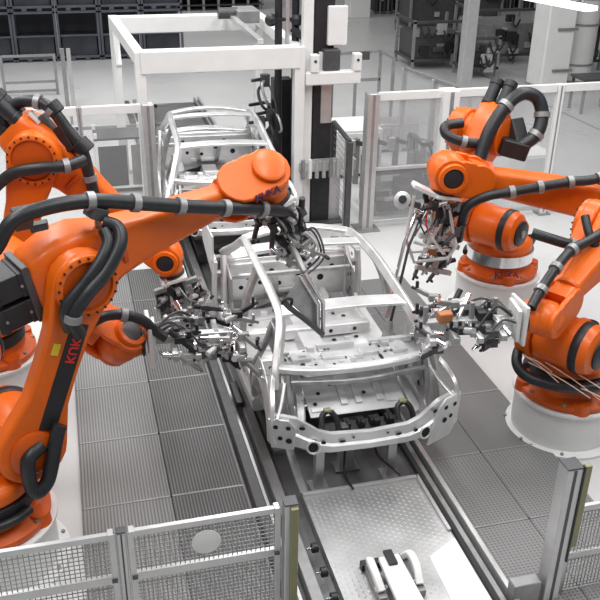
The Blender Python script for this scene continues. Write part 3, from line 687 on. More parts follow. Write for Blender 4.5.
# ============ R2: second robot, upper left
B2 = V((-1.2, 9.2, .5)); Y2 = -10
pedestal('white pedestal under the upper left robot', B2.x, B2.y, .5)
E2 = hit(B2, Y2, 40, 148); W2 = hit(B2, Y2, 166, 256)
r2 = Robot('orange robot upper left with black hose looping over its elbow', B2, Y2, E2, W2, (.25, 0, -1), -1, wr=1.15)
A = r2.at
r2.hose([A(6, 140, .0), A(4, 118, .0), A(18, 103, .0), A(38, 102, .05), A(52, 110, .1), A(66, 128, .12), A(82, 150, .15), A(90, 178, .15), A(98, 205, .15), A(112, 225, .18), A(135, 240, .2)], .06, clamps=(3, 4, 6, 7))
part('hose_collar', MB().cyl(A(78, 142, .13), A(88, 152, .15), .10), RUBBER, r2.fa, .01)
part('hose_collar', MB().cyl(A(50, 103, .08), A(58, 113, .1), .085), RUBBER, r2.fa, .01)
r2.hose([A(-10, 192, .45), A(12, 174, .46), A(40, 168, .48), A(66, 166, .44), A(84, 160, .3)], .06, clamps=(3,), name='elbow_hose')
part('hose_bracket', MB().beam(A(40, 116, .05), A(58, 136, .1), .09, .09), DARK, r2.fa, .01)
part('cover_or_highlight_plate', MB().beam(A(30, 112, .1), A(40, 122, .1), .14, .02), PED, r2.fa, label='white cover plate')
part('cable_box', MB().beam(A(58, 126, .12), A(72, 150, .15), .1, .1), BLACK, r2.fa, .012)
gripper('grey gripper hanging from the upper left robot, beside the car front door', 'gripper_tool', r2.T, (.25, 0, -1), (0, -1, 0), .5, .5, 23, 14, 2)

# ============ R3: third robot at left edge, low wrist
B3 = V((-1.55, 7.75, .5)); Y3 = -8
pedestal('white pedestal at the left edge between two orange robots', B3.x, B3.y, .5)
E3 = hit(B3, Y3, 0, 268); W3 = hit(B3, Y3, 120, 341)
F3 = V((1, -.05, -.02)); 
r3 = Robot('orange robot behind the large front left one, holding its wrist low beside the car', B3, Y3, E3, W3, F3, -1, wr=1.3, waxis=(.15, -.45, 1), capmat=DARK)
A = r3.at
r3.hose([A(60, 312, .2), A(88, 322, .22), A(106, 316, .22), A(124, 315, .2), A(142, 320, .15), A(154, 330, .1), A(166, 338, .1)], .05, clamps=(1, 3))
t_ = r3.T
part('white_plate', MB().box(t_+F3*.04, (.04, .38, .46)), PED, r3.root, .01, label='white flange plate')
gripper('wide grey clamping tool reaching into the rear door opening from the low left wrist', 'clamping_tool', t_+F3*.06, F3, (0, 0, 1), .85, .75, 31, 26, 4)
for k, (x0, y0, x1, y1) in enumerate(((205, 318, 268, 318), (205, 343, 275, 344), (190, 330, 240, 328))):
    pass

# ============ R4: forearm entering from the right edge
B4 = V((7.7, 7.8, .3)); Y4 = 171
pedestal('white pedestal outside the right edge', B4.x, B4.y, .3)
W4 = hit(B4, Y4, 448, 172); E4 = hit(B4, Y4, 648, 213)
F4 = V((-.15, -.1, -1))
r4 = Robot('orange robot at right whose forearm comes in over the slewing ring, wrist above wire frame', B4, Y4, E4, W4, F4, 1, wr=1.35, fore=1.15, fat=1.1)
A = r4.at; q = r4.q
r4.hose([A(640, 160, .2), A(600, 178, .24), A(570, 182, .26), A(540, 187, .27), A(512, 192, .26), A(488, 196, .24), A(468, 206, .2), A(462, 222, .12), A(458, 240, .05)], .055, clamps=(1, 2, 3, 4))
gripper('grey gripper with white plate below the right upper wrist', 'gripper_tool', r4.T, F4, (0, -1, 0), .5, .4, 47, 14, 2)
t = thing('wire_frame_tool', 'bent tube frame hanging from the right upper wrist, with long rod into the car', 'tool frame', A(425, 200, 0), 'tools on the robot wrists')
def fr(pts, r, m, nm='frame_tube'): return part(nm, MB().tube(pts, r, n=8, smooth=False), m, t)
fr([A(414, 196, .2), A(406, 240, .25), A(414, 262, .25), A(448, 258, .22), A(456, 246, .2), A(448, 204, .15)], .022, STEEL)
fr([A(414, 242, .2), A(432, 248, .2), A(456, 244, .15)], .018, STEEL)
fr([A(430, 206, .1), A(414, 236, .2)], .018, CHROME); fr([A(448, 212, .1), A(432, 238, .2), A(444, 254, .2)], .02, STEEL)
fr([A(410, 252, .1), A(450, 250, .05)], .018, STEEL)
fr([A(420, 205, -.05), A(404, 244, .35), A(386, 318, .62)], .02, CHROME, 'long_rod'); fr([A(426, 206, -.05), A(409, 246, .35), A(391, 321, .62)], .016, BLACK, 'long_rod')
part('lens_head', MB().lathe([(.06, -.06), (.09, -.05), (.09, .05), (.05, .06)], A(402, 200, .15), -_fw, 24), ALU, t)
part('lens_glass', MB().lathe([(.045, 0), (.045, .012), (.0, .012)], A(402, 200, .15)-_fw*.06, -_fw, 20), BLACK, t)
part('lens_mount', MB().beam(A(404, 201, .1), A(420, 206, .1), .05, .06), DARK, t)
part('white_plate', MB().beam(A(413, 184, .1), A(446, 200, .1), .16, .05), PED, t, .01, label='white mounting plate')
part('copper_block', MB().beam(A(424, 252, .1), A(436, 250, .1), .08, .08), COPPER, t, .01)
for k in range(5):
    part('air_hose', MB().tube([A(424+5*k, 204, .1), A(420+6*k, 222, .18), A(426+4*k, 236, .12)], .010, n=6), (RUBBER, RED, GREY, DARK, RUBBER)[k], t)
# ============ R5: right rear robot
B5 = V((5.48, 9.8, .6)); Y5 = 215
pedestal('white pedestal under the right rear robot with polished ring', B5.x, B5.y, .6)
E5 = hit(B5, Y5, 486, 134); W5 = hit(B5, Y5, 450, 216)
r5 = Robot('orange robot at right rear on a polished slewing ring with a hose loop above', B5, Y5, E5, W5, (-.3, -.1, -1), -1, ring=CHROME, fore=.85)
A = r5.at
def near_plane(x, y, P, off): return onplane(x, y, V(P)-_fw*off, _fw)
def A(x, y, off=.3, P=r5.E): return near_plane(x, y, P, off)
r5.hose([A(480, 158), A(490, 130, .34), A(506, 106, .34), A(522, 94, .3), A(537, 98, .25), A(542, 115, .22), A(536, 135, .22), A(518, 148, .2)], .08, clamps=(2, 5, 6))
r5.hose([A(488, 144, .26), A(464, 142, .28), A(447, 135, .26), A(446, 126, .22), A(462, 123, .15)], .06, name='elbow_hose', clamps=(1,))
part('cable_box', MB().beam(A(500, 145, .2), A(526, 152, .15), .22, .2), BLACK, r5.fa, .02)
part('valve_block', MB().beam(A(512, 120, .05), A(520, 150, .05), .2, .2), DARK, r5.fa, .02)
textmesh('base_lettering', 'KUKA', .12, B5+V((-.12, -.475, .135)), (1, -.25, .0), (0, .6, 1), INK, r5.root, label='dark lettering on the orange base')
gripper('grey gripper low in front of the polished slewing ring', 'gripper_tool', r5.T, (-.3, -.1, -1), (0, -1, 0), .45, .5, 53, 8, 2)
# ============ R6: right front robot
B6 = V((4.93, 6.98, .5)); Y6 = 212
pedestal('white pedestal under the right front robot', B6.x, B6.y, .5, .54)
W6 = hit(B6, Y6, 545, 318); E6 = hit(B6, Y6, 620, 232)
F6 = V((-1, .15, -.02))
r6 = Robot('orange robot at the right edge, front, wrist lowered over its own base', B6, Y6, E6, W6, F6, -1, wr=1.1, fore=.95, linkoff=.3)
A = r6.at; q = r6.q
def A(x, y, t_, off): return near_plane(x, y, r6.W.lerp(r6.E, t_), off)
r6.hose([A(531, 308, 0, .2), A(541, 290, .15, .22), A(556, 268, .4, .25), A(572, 250, .65, .27), A(590, 240, .85, .3), A(612, 226, 1, .3)], .05, clamps=(1, 2, 3))
r6.hose([A(532, 233, .75, .15), A(548, 238, .85, .25), A(572, 245, 1, .33), A(606, 252, 1.1, .3)], .055, name='elbow_hose', clamps=(2,))
r6.hose([A(585, 216, 1, .3), A(590, 236, 1, .36), A(600, 252, 1, .34), A(612, 262, 1, .3)], .045, name='elbow_hose')
Q = r6.B+Z*.25
def A(x, y, off): return near_plane(x, y, Q, off)
r6.hose([A(534, 338, .25), A(520, 348, .3), A(517, 364, .38), A(528, 377, .46), A(556, 386, .52), A(590, 388, .5), A(606, 384, .45)], .055, name='base_hose', par=r6.root)
for k, (x0, y0, x1, y1) in enumerate(((522, 354, 560, 384), (528, 362, 590, 398), (545, 362, 600, 400), (556, 364, 606, 392), (524, 356, 552, 372), (566, 384, 610, 402))):
    part('thin_streak', MB().tube([A(x0, y0, .5), A((x0+x1)/2, (y0+y1)/2-2, .58), A(x1, y1, .55)], .006, n=6), PINK, r6.root, label='thin pale streak')  # pale pinkish streaks around the robot base, drawn as thin tubes
part('white_plate', MB().box(r6.T+F6*.03, (.035, .34, .42)), PED, r6.root, .01, label='white flange plate')
gripper('dark low clamping tool reaching left from the right front wrist', 'clamping_tool', r6.T+F6*.05, F6, (0, 0, 1), .9, .7, 61, 24, 4)
part('copper_hose_block', MB().box(r6.T+F6*.8+V((0, -.1, .13)), (.14, .1, .1)), COPPER, bpy.data.objects['clamping_tool.001'], .02)

# ------------------------------------------------------------------ front fence and light barriers
FY, FZ = 4.68, 1.5
def fpost(label, x, y, h, w=.09, curtain=None):
    t = thing('fence_post', label, 'post', (x, y, 0), 'posts of the front fence')
    part('post_profile', MB().b2((x-w/2, y-w/2, 0), (x+w/2, y+w/2, h)), ALU, t, .01)
    part('foot_plate', MB().b2((x-.1, y-.1, 0), (x+.1, y+.1, .015)), GREY, t, .003)
    part('slot_groove', MB().b2((x-w*.1, y-w/2-.002, .05), (x+w*.1, y-w/2+.01, h-.01)), DARK, t)
    part('end_cap', MB().b2((x-w/2-.002, y-w/2-.002, h), (x+w/2+.002, y+w/2+.002, h+.012)), DARK, t, .004)
    return t
def mesh_panel(label, x0, x1, y, ztop, plate=False):
    t = thing('mesh_fence', label, 'fence panel', ((x0+x1)/2, y, 0), 'mesh panels of the front fence')
    w = .045
    for z, h in ((ztop-.02, .05), (ztop-.41, .07), (.2, .05)):
        part('frame_rail', MB().b2((x0, y-.02, z-h/2), (x1, y+.02, z+h/2)), ALU, t, .006)
    for x in (x0+w/2, x1-w/2): part('frame_stile', MB().b2((x-w/2, y-.021, .175), (x+w/2, y+.021, ztop+.005)), ALU, t, .006)
    for za, zb, st in ((ztop-.375, ztop-.045, .034), (.225, ztop-.445, .034)):
        mb = MB(); n = int((x1-x0-2*w)/st)
        for i in range(1, n):
            x = x0+w+(x1-x0-2*w)*i/n; mb.b2((x-.0032, y-.003, za), (x+.0032, y+.003, zb))
        k = int((zb-za)/st)
        for i in range(1, k):
            z = za+(zb-za)*i/k; mb.b2((x0+w, y-.0062, z-.0032), (x1-w, y-.0002, z+.0032))
        part('wire_mesh', mb, GREY, t)
    for x in (x0+.03, x1-.03):
        for z in (ztop-.41, ztop-.0): part('panel_clip', MB().b2((x-.02, y-.035, z-.012), (x+.02, y+.035, z+.015)), DARK if z < ztop-.1 else ALU, t, .004)
    if plate:
        part('round_plate', MB().lathe([(.098, -.006), (.104, -.003), (.104, .003), (.098, .006)], ((x0+x1)/2+.0, y-.014, ztop-.2), (0, -1, 0), 32), WHITE, t, label='round white plate fixed to the mesh')
xa = ony(120, 527, FY).x; xb = ony(290, 507, FY).x; xc = ony(576, 460, FY).x
fpost('aluminium fence post between the two mesh panels at front left', xa, FY, FZ+.01, .06)
mesh_panel('left wire mesh fence panel at front, cut by the left edge', xa-1.15, xa-.04, FY, FZ)
mesh_panel('wire mesh fence panel at front with a round white plate', xa+.04, xb-.07, FY, FZ, True)
t = fpost('aluminium fence post at front with olive light curtain facing the pallet', xb, FY, FZ+.03, .10)
part('light_curtain', MB().b2((xb-.01, FY-.085, .3), (xb+.045, FY-.05, FZ+.02)), OLIVE, t, .005, label='olive light curtain strip')
t = fpost('tall leaning looking aluminium post at front right with olive light curtain', xc-.03, FY-.0, FZ-.05, .14)
part('light_curtain', MB().b2((xc+.05, FY-.08, .65), (xc+.105, FY-.03, FZ-.03)), OLIVE, t, .005, label='olive light curtain strip')
part('light_curtain_slot', MB().b2((xc+.035, FY-.082, .5), (xc+.05, FY-.05, FZ-.03)), BLACK, t, .002)
t['label'] = 'tall aluminium post at front right with olive light curtain on its right side'
t = thing('mesh_fence', 'wire mesh fence panel at the right edge behind the tall front right post', 'fence panel', (xc+.9, FY+.05, 0), 'mesh panels of the front fence')
mz = ony(592, 506, FY+.05).z
for z in (mz, mz-.5): part('frame_rail', MB().b2((xc+.1, FY+.03, z-.03), (xc+1.7, FY+.07, z+.03)), ALU, t, .006)
for x in (xc+.12, xc+1.68): part('frame_stile', MB().b2((x-.02, FY+.028, 0), (x+.02, FY+.072, mz+.03)), ALU, t, .006)
mb = MB()
for i in range(1, 48): mb.b2((xc+.12+i*.033, FY+.047, .05), (xc+.125+i*.033, FY+.053, mz))
for i in range(1, int(mz/.034)): mb.b2((xc+.12, FY+.044, i*.034), (xc+1.68, FY+.05, i*.034+.005))
part('wire_mesh', mb, GREY, t)
p0 = onz(515, 590, .0)
single('junction_box', MB().b2((3.13, 4.62, 0), (3.38, 4.74, .3)), GREY, 'small grey cover box on the floor left of the tall front right post', 'box', bev=.015)
gp = onz(561, 452)
mb = MB()
for k in range(7): mb.b2((gp.x-.14+.045*k, gp.y-.16, 0), (gp.x-.13+.045*k, gp.y+.16, .02)); mb.b2((gp.x-.14, gp.y-.16+.05*k, 0), (gp.x+.14, gp.y-.15+.05*k, .018))
single('drain_grid', mb, GREY, 'small grey wire grid lying on the white floor behind the tall front right post', 'grid')

# ------------------------------------------------------------------ back fence with clear panes
BY, BZ = 13.0, 2.32
def bpost(label, x, w=.11, y=BY, h=BZ, m=ALU):
    t = thing('guard_post', label, 'post', (x, y, 0), 'posts of the rear safety fence')
    part('post_profile', MB().b2((x-w/2, y-w/2, 0), (x+w/2, y+w/2, h)), m, t, .012)
    part('foot_plate', MB().b2((x-w, y-w, 0), (x+w, y+w, .02)), GREY, t, .003)
    part('slot_groove', MB().b2((x-w*.12, y-w/2-.003, .05), (x+w*.12, y-w/2+.01, h-.02)), GREY, t)
    return t
def pane(label, x0, x1, y=BY, top=BZ, mid=None):
    t = thing('safety_screen', label, 'guard panel', ((x0+x1)/2, y, 0), 'clear panels of the rear safety fence')
    part('top_rail', MB().b2((x0, y-.04, top-.13), (x1, y+.04, top)), WHITE, t, .008)
    part('bottom_rail', MB().b2((x0, y-.03, .08), (x1, y+.03, .14)), ALU, t, .008)
    if mid: part('middle_rail', MB().b2((x0, y-.03, mid-.03), (x1, y+.03, mid+.03)), ALU, t, .008)
    part('clear_pane', MB().b2((x0, y-.004, .14), (x1, y+.004, top-.08)), GLASS_LIGHT if x1 < 2 else GLASS, t)
bpost('aluminium post of the rear fence left of the second car body', 1.10, .18)
bpost('slim grey post of the rear fence behind the upper left robot', .10, .07)
pane('clear pane of the rear fence in front of the dark trolley', .14, 1.0)
pane('clear pane of the rear fence at the left edge', -1.9, .06)
bpost('thick aluminium post of the rear fence right of the black mast', 4.66, .20)
bpost('white post of the rear fence left of the right rear robot', 5.98, .28, m=WHITE)
bpost('white post of the rear fence behind the hose loop', 8.0, .12, m=WHITE)
pane('clear pane of the rear fence with a middle rail, right of the thick post', 4.77, 5.86, mid=1.05)
pane('clear pane of the rear fence behind the right rear robot', 6.10, 7.93)
pane('clear pane of the rear fence at the right edge', 8.07, 10.4)
# side fence running away at right
t = thing('side_guard_fence', 'clear side fence running away behind the thick post, with thin dark top rail', 'fence', (6.2, 16, 0))
a = onz(405, 160, 0); 
A0 = ony(405, 68, 17.0); A1 = ony(470, 92, 14.2)
part('top_rail', MB().beam(A0, A1, .07, .06), GREY, t, .008)
for p in (A0, A0.lerp(A1, .5), A1): part('fence_upright', MB().b2((p.x-.05, p.y-.05, 0), (p.x+.05, p.y+.05, p.z)), ALU, t, .008)
part('clear_pane', MB().add([A0, A1, (A1.x, A1.y, .1), (A0.x, A0.y, .1), A0+V((.01, 0, 0)), A1+V((.01, 0, 0)), (A1.x+.01, A1.y, .1), (A0.x+.01, A0.y, .1)], [(0, 1, 2, 3), (7, 6, 5, 4), (0, 3, 7, 4), (1, 5, 6, 2), (0, 4, 5, 1), (3, 2, 6, 7)]), GLASS, t)
# low dark fence piece in front of the white cabinets
t = thing('mesh_gate', 'dark framed mesh gate standing between the black mast and the thick fence post', 'gate', (4.45, 12.9, 0))
g0 = ony(350, 142, 12.6); g1 = ony(334, 122, 13.9)
for p in (g0, g1): part('gate_post', MB().b2((p.x-.045, p.y-.045, 0), (p.x+.045, p.y+.045, p.z)), DARK, t, .008)
part('gate_rail', MB().beam(g0, g1, .06, .06), DARK, t, .006)
mb = MB()
for k in range(1, 9):
    p = g0.lerp(g1, k/30); mb.b2((p.x-.003, p.y-.003, .1), (p.x+.003, p.y+.003, p.z))
for k in range(1, 14):
    f = k/14; mb.beam(V((g0.x, g0.y, .1+(g0.z-.1)*f)), V((g1.x, g1.y, .1+(g1.z-.1)*f)), .006, .006)
part('wire_mesh', mb, GREY, t)

# ------------------------------------------------------------------ white portal over the second car
t = thing('portal_frame', 'white portal frame spanning the line above the second car body', 'portal', (2.3, 14.8, 0))
PZ = 3.02
F0, F1_, K0, K1 = V((1.06, 13.35, 0)), V((3.53, 13.35, 0)), V((.9, 16.7, 0)), V((3.6, 16.7, 0))
for p, w in ((F0, .16), (F1_, .17), (K0, .17), (K1, .15)):
    lg = part('portal_leg', MB().b2((p.x-w/2, p.y-w/2, .02), (p.x+w/2, p.y+w/2, PZ)), WHITE, t, .015)
    part('leg_foot', MB().b2((p.x-w, p.y-w, 0), (p.x+w, p.y+w, .03)), GREY, lg, .004)
part('portal_beam', MB().beam(F0+Z*(PZ-.16), F1_+Z*(PZ-.16), .22, .34), WHITE, t, .02)
part('portal_beam', MB().beam(K0+Z*(PZ-.16), K1+Z*(PZ-.16), .22, .30), WHITE, t, .02)
for a_, b_ in ((F0, K0), (F1_, K1)): part('side_beam', MB().beam(a_+Z*(PZ-.1), b_+Z*(PZ-.1), .16, .2), WHITE, t, .02)
part('diagonal_brace', MB().beam(K0+Z*(PZ-.1), K0+Z*(PZ-.75)+V((.0, -.8, 0)), .1, .1), WHITE, t, .015)
dv = part('drive_unit', MB().b2((3.0, 15.6, PZ-.02), (3.4, 16.2, PZ+.2)), GREY, t, .02)
part('drive_motor', MB().cyl((2.7, 15.9, PZ+.12), (3.05, 15.9, PZ+.12), .1), DARK, dv)
part('guide_rail', MB().beam((2.95, 13.5, PZ+.05), (2.95, 16.6, PZ+.05), .1, .08), ALU, t, .01)
# suspended gripper cluster inside the portal at right
t = thing('hanging_cable_cluster', 'dark cluster of hanging hoses and clamps at the right inside of the white portal', 'hoses', (3.25, 14.2, 0))
rg = random.Random(5)
part('carrier_column', MB().b2((3.34, 14.25, .0), (3.66, 14.5, 2.3)), BLACK, t, .01)
for k in range(16):
    z = rg.uniform(1.0, 2.5); x = 3.2+rg.uniform(-.25, .15); y = 14.0+rg.uniform(-.15, .15)
    part('hose', MB().tube([(3.22, 14.1, z), (x-.05, y-.15, z-.1), (x, y-.2, z-.35), (3.22, 14.1, z-.5)], rg.uniform(.015, .035), n=8), rg.choice((BLACK, DARK, GREY, ALU)), t)
for k in range(8):
    z = rg.uniform(.8, 2.5); part('clamp_block', MB().box((3.2+rg.uniform(-.3, .1), 13.95, z), (.14, .12, .2)).beam((3.2, 14.1, z), (3.0+rg.uniform(-.2, .1), 13.95, z), .05, .05), rg.choice((BLACK, DARK, ALU)), t, .01)

# ------------------------------------------------------------------ black lifting mast
t = thing('lifting_mast', 'tall black lifting mast with white strips beside the portal', 'mast', (3.98, 13.6, 0))
mx = 3.98
part('mast_column', MB().b2((mx-.17, 13.45, 0), (mx+.15, 13.8, 5.2)), BLACK, t, .01)
part('mast_rail', MB().b2((mx-.36, 13.42, .0), (mx-.20, 13.58, 5.2)), WHITE, t, .01, label='white guide rail')
part('mast_rail', MB().b2((mx-.10, 13.40, 2.45), (mx+.0, 13.46, 2.9)), WHITE, t, .01, label='white guide strip')
part('scale_strip', MB().b2((mx-.05, 13.42, 1.75), (mx+.13, 13.46, 2.40)), ALU, t, .005)
part('base_plate', MB().b2((mx-.5, 13.3, 0), (mx+.4, 14.0, .03)), DARK, t, .005)
ca = part('carriage', MB().b2((mx-.36, 13.22, 2.42), (mx+.55, 13.42, 2.62)), WHITE, t, .02, label='white carriage arm')
for dx in (-.22, .48):
    s_ = part('sensor_box', MB().b2((mx+dx-.07, 13.2, 2.62), (mx+dx+.07, 13.34, 2.9)), WHITE, ca, .02)
    part('sensor_eye', MB().cyl((mx+dx, 13.2, 2.8), (mx+dx, 13.19, 2.8), .022), BLACK, s_)
part('motor_block', MB().b2((mx-.05, 13.3, 2.62), (mx+.22, 13.5, 2.95)), DARK, ca, .02)
part('white_cover', MB().b2((mx+.02, 13.36, 3.0), (mx+.34, 13.45, 3.6)), WHITE, t, .02, label='white cover above the carriage')
lo = part('lower_carriage', MB().b2((mx-.45, 13.25, .98), (mx+.55, 13.42, 1.16)), ALU, t, .02)
for k in range(8): part('coupling', MB().cyl((mx-.38+.12*k, 13.24, .88), (mx-.38+.12*k, 13.24, 1.2), .035, n=12), rg.choice((ALU, WHITE, GREY)), lo)
part('side_plate', MB().b2((mx+.16, 13.5, 0), (mx+.36, 13.56, .95)), ALU, t, .01)
t = thing('guide_poles', 'pair of tall dark poles with round black knobs left of the black mast', 'poles', (3.38, 13.7, 0))
px_ = ony(290, 30, 13.8)
for dx in (-.14, .14): part('pole', MB().cyl((px_.x+dx-.05, 13.8, 0), (px_.x+dx-.05, 13.8, 5.2), .06), BLACK, t)
part('inner_strip', MB().b2((px_.x-.08, 13.75, 2.9), (px_.x-.02, 13.8, 5.2)), ALU, t, .005)
for x, y in ((271, 20), (297, 20)):
    p = ony(x, y, 13.75); part('knob', MB().sphere(p, .10), BLACK, t); part('knob_arm', MB().cyl(p, (px_.x, 13.8, p.z), .03), BLACK, t)
part('tilted_arm', MB().beam(ony(292, 28, 13.75), ony(312, 44, 13.6), .1, .1), BLACK, t, .01)

# ------------------------------------------------------------------ background: racks
def rackbay(label, x, y, w, d, h):
    t = thing('stacking_frame', label, 'stacking frame', (x, y, 0), 'stacked storage frames at the back')
    f = .07
    for sx in (0, 1):
        for sy in (0, 1):
            part('corner_post', MB().b2((x+sx*w-(f if sx else 0), y+sy*d-(f if sy else 0), 0), (x+sx*w+(0 if sx else f), y+sy*d+(0 if sy else f), h)), BLUEG, t, .005)
    for z in (.08, h-.06): part('rim_rail', MB().b2((x, y, z), (x+w, y+f, z+.07)), BLUEG, t, .005)
    for fx in (.25, .6): part('skid_foot', MB().b2((x+w*fx, y, 0), (x+w*fx+.14, y+d, .08)), BLUEG, t, .004)
    part('back_panel', MB().b2((x+.02, y+d-.03, .1), (x+w-.02, y+d, h)), NAVY, t)
    part('floor_panel', MB().b2((x+.02, y+.02, .09), (x+w-.02, y+d-.03, .12)), NAVY, t)
    part('dark_load', MB().b2((x+.1, y+.15, .12), (x+w-.1, y+d-.1, h*.48)), NAVY, t, .02)
    part('front_bar', MB().b2((x+.05, y+.01, h*.5), (x+w-.05, y+.05, h*.5+.05)), BLUEG, t)
    return t
base_frame = None
names = ['leftmost', 'second from the left', 'third from the left', 'fourth from the left', 'rightmost']
x0 = onz(-25, 58, 0).x; yR = 27.8; W_ = 1.27
for row, (z, rn) in enumerate(((0, 'lower'), (1.48, 'upper'), (2.96, 'top'))):
    for k in range(5):
        lb = 'dark stacking frame, %s in the %s row at back left' % (names[k], rn)
        if base_frame is None: o = base_frame = rackbay(lb, x0, yR, W_-.02, 1.2, 1.46)
        else:
            o = copy_tree(base_frame); o.location = (x0+k*W_, yR, z); o['label'] = lb
t = thing('wire_rack', 'long dark wire rack at the far back left', 'rack', (5, 37, 0))
for k in range(9):
    x = 3.2+k*.62; part('rack_post', MB().b2((x-.05, 36.9, 0), (x+.05, 37.0, 1.9)), GREY, t)
for k in range(6): part('shelf_rail', MB().b2((3.2, 36.88, .2+k*.28), (8.2, 37.8, .24+k*.28)), DARK, t)
part('back_sheet', MB().b2((3.2, 37.8, 0), (8.2, 37.85, 1.9)), BLACK, t)
pc = onz(360, 18, 0)
# row of dark crates along the top
for k in range(10):
    x = 10.6+k*.92; h = 1.0+.3*rg.random()
    if abs(x+.4-pc.x) < 1.0: continue
    t = thing('dark_crate', 'dark crate of parts at the far back, number %s in its row' % ['one', 'two', 'three', 'four', 'five', 'six', 'seven', 'eight', 'nine', 'ten'][k], 'crate', (x, 35, 0), 'crates at the far back')
    part('crate_box', MB().b2((x, 35, .1), (x+.8, 36, h)), BLACK, t, .02)
    for j in range(5):
        part('crate_bar', MB().b2((x+.02+j*.17, 34.96, 0), (x+.07+j*.17, 35.0, h+.25)), GREY if j % 2 else DARK, t)
    for j in range(6): part('stored_part', MB().sphere((x+rg.uniform(.1, .7), 34.95, rg.uniform(.3, h+.1)), rg.uniform(.05, .1), 10, 6), rg.choice((ALU, DARK, GREY)), t)
single('building_column', MB().b2((pc.x-.42, pc.y, 0), (pc.x+.42, pc.y+.8, 6)), WHITE, 'white building column at the far back above the pipe barrier', 'column', bev=.02)

# ------------------------------------------------------------------ background: left low frames, trolley
t = thing('tubular_frame', 'thin grey tubular frame standing behind the upper left robot', 'frame', (-1, 23.6, 0))
for p in ((6, 95), (58, 92)):
    c = onz(p[0], p[1]); part('upright', MB().b2((c.x-.035, 23.55, 0), (c.x+.035, 23.62, 1.05)), GREY, t)
a_, b_ = onz(6, 95).x, onz(58, 92).x
for z in (1.02, .35, .12): part('cross_tube', MB().b2((a_, 23.56, z-.03), (b_, 23.6, z+.03)), GREY, t)
for x in (68, 74):
    c = onz(x, 108); 
    single('slim_pole', MB().b2((c.x-.05, c.y-.05, 0), (c.x+.05, c.y+.05, 1.45)), ALU if x == 74 else GREY, 'slim %s pole behind the upper left robot, %s of a pair' % (('pale', 'right') if x == 74 else ('grey', 'left')), 'pole')
t = thing('parts_trolley', 'white framed trolley with dark panels behind the rear fence', 'trolley', (.78, 15.75, 0))
for x in (.36, 1.18):
    for y in (15.65, 16.25): part('trolley_post', MB().b2((x-.03, y-.03, .1), (x+.03, y+.03, 1.15)), WHITE, t, .006); part('castor', MB().cyl((x-.02, y, .06), (x+.02, y, .06), .06), RUBBER, t)
part('dark_panel', MB().b2((.39, 15.63, .15), (.90, 15.67, .9)), DARK, t, .004); part('dark_panel', MB().b2((.98, 15.63, .15), (1.15, 15.67, .9)), GREY, t, .004)
part('top_shelf', MB().b2((.33, 15.61, 1.02), (1.21, 16.29, 1.06)), DARK, t, .004); part('bottom_shelf', MB().b2((.33, 15.61, .1), (1.21, 16.29, .14)), WHITE, t, .004)
for i, (x, y, l) in enumerate(((.3, 19.0, 1.7), (.2, 20.6, 2.0))):
    t = thing('low_rail_barrier', 'thin low grey rail on the floor behind the trolley, %s one' % ('nearer' if i == 0 else 'farther'), 'rail', (x, y, 0), 'low rails behind the trolley')
    part('rail_bar', MB().b2((x-.3, y-.03, .3), (x+l, y+.03, .36)), GREY, t)
    for k in (0, l): part('rail_post', MB().b2((x-.25+k*.98, y-.03, 0), (x-.19+k*.98, y+.03, .36)), GREY, t)

# ------------------------------------------------------------------ background right of the mast
t = thing('pipe_barrier', 'dark grey pipe barrier with a small sign plate on the open floor', 'barrier', (6.3, 19.5, 0))
def bar(n, a, b, w=.06, m=GREY, **k): return part(n, MB().beam(a, b, w, w), m, t, **k)
y_ = 19.3
P = [ony(x, y, y_) for x, y in ((333, 54), (381, 51), (381, 92))]
for p in (P[0], P[1]): bar('barrier_post', V((p.x, y_, 0)), V((p.x, y_, p.z)))
bar('barrier_rail', P[0], P[1]); z2 = ony(381, 79, y_).z; bar('barrier_rail', V((P[0].x, y_, z2)), V((P[1].x, y_, z2)))
pe = ony(394, 58, y_-1.2); bar('barrier_post', V((pe.x, pe.y, 0)), pe); bar('barrier_rail', P[1], pe)
part('sign_plate', MB().box(ony(361, 56, y_-.06), (.42, .02, .18)), DARK, t, label='small blank dark plate')
mp = ony(355, 88, y_); bar('barrier_brace', V((mp.x, y_, 0)), V((mp.x, y_, z2)))
# white cabinets behind the rear fence
def cab(label, x0, x1, y0, y1, h, m=WHITE, doors=2, slot=None):
    t = thing('machine_cabinet', label, 'cabinet', ((x0+x1)/2, y0, 0), 'white cabinets behind the rear fence')
    part('cabinet_body', MB().b2((x0, y0, .06), (x1, y1, h)), m, t, .02)
    part('cabinet_plinth', MB().b2((x0+.03, y0+.03, 0), (x1-.03, y1-.03, .06)), DARK, t)
    for k in range(doors):
        a = x0+.03+(x1-x0-.06)*k/doors; b = x0+.03+(x1-x0-.06)*(k+1)/doors-.02
        d = part('cabinet_door', MB().b2((a, y0-.02, .12), (b, y0, h-.06)), m, t, .006); part('door_handle', MB().b2((b-.07, y0-.04, h*.5), (b-.04, y0-.02, h*.6)), DARK, d)
    if slot: part('dark_slot', MB().b2((x1-.02, y0+.1, .15), (x1+.012, y0+.5, h-.1)), BLACK, t, label='black opening in the side')
c0 = onz(338, 172); c1 = onz(388, 190)
cab('white cabinet with a black side opening behind the thick fence post', 4.75, 5.85, 15.6, 16.6, .95, slot=True)
cab('long low pale cabinet farther behind the rear fence', 4.7, 7.2, 17.0, 17.6, .62, ALU, 4)
cab('small white cabinet beside the mesh gate', 4.15, 4.62, 14.6, 15.2, .75, WHITE, 1)
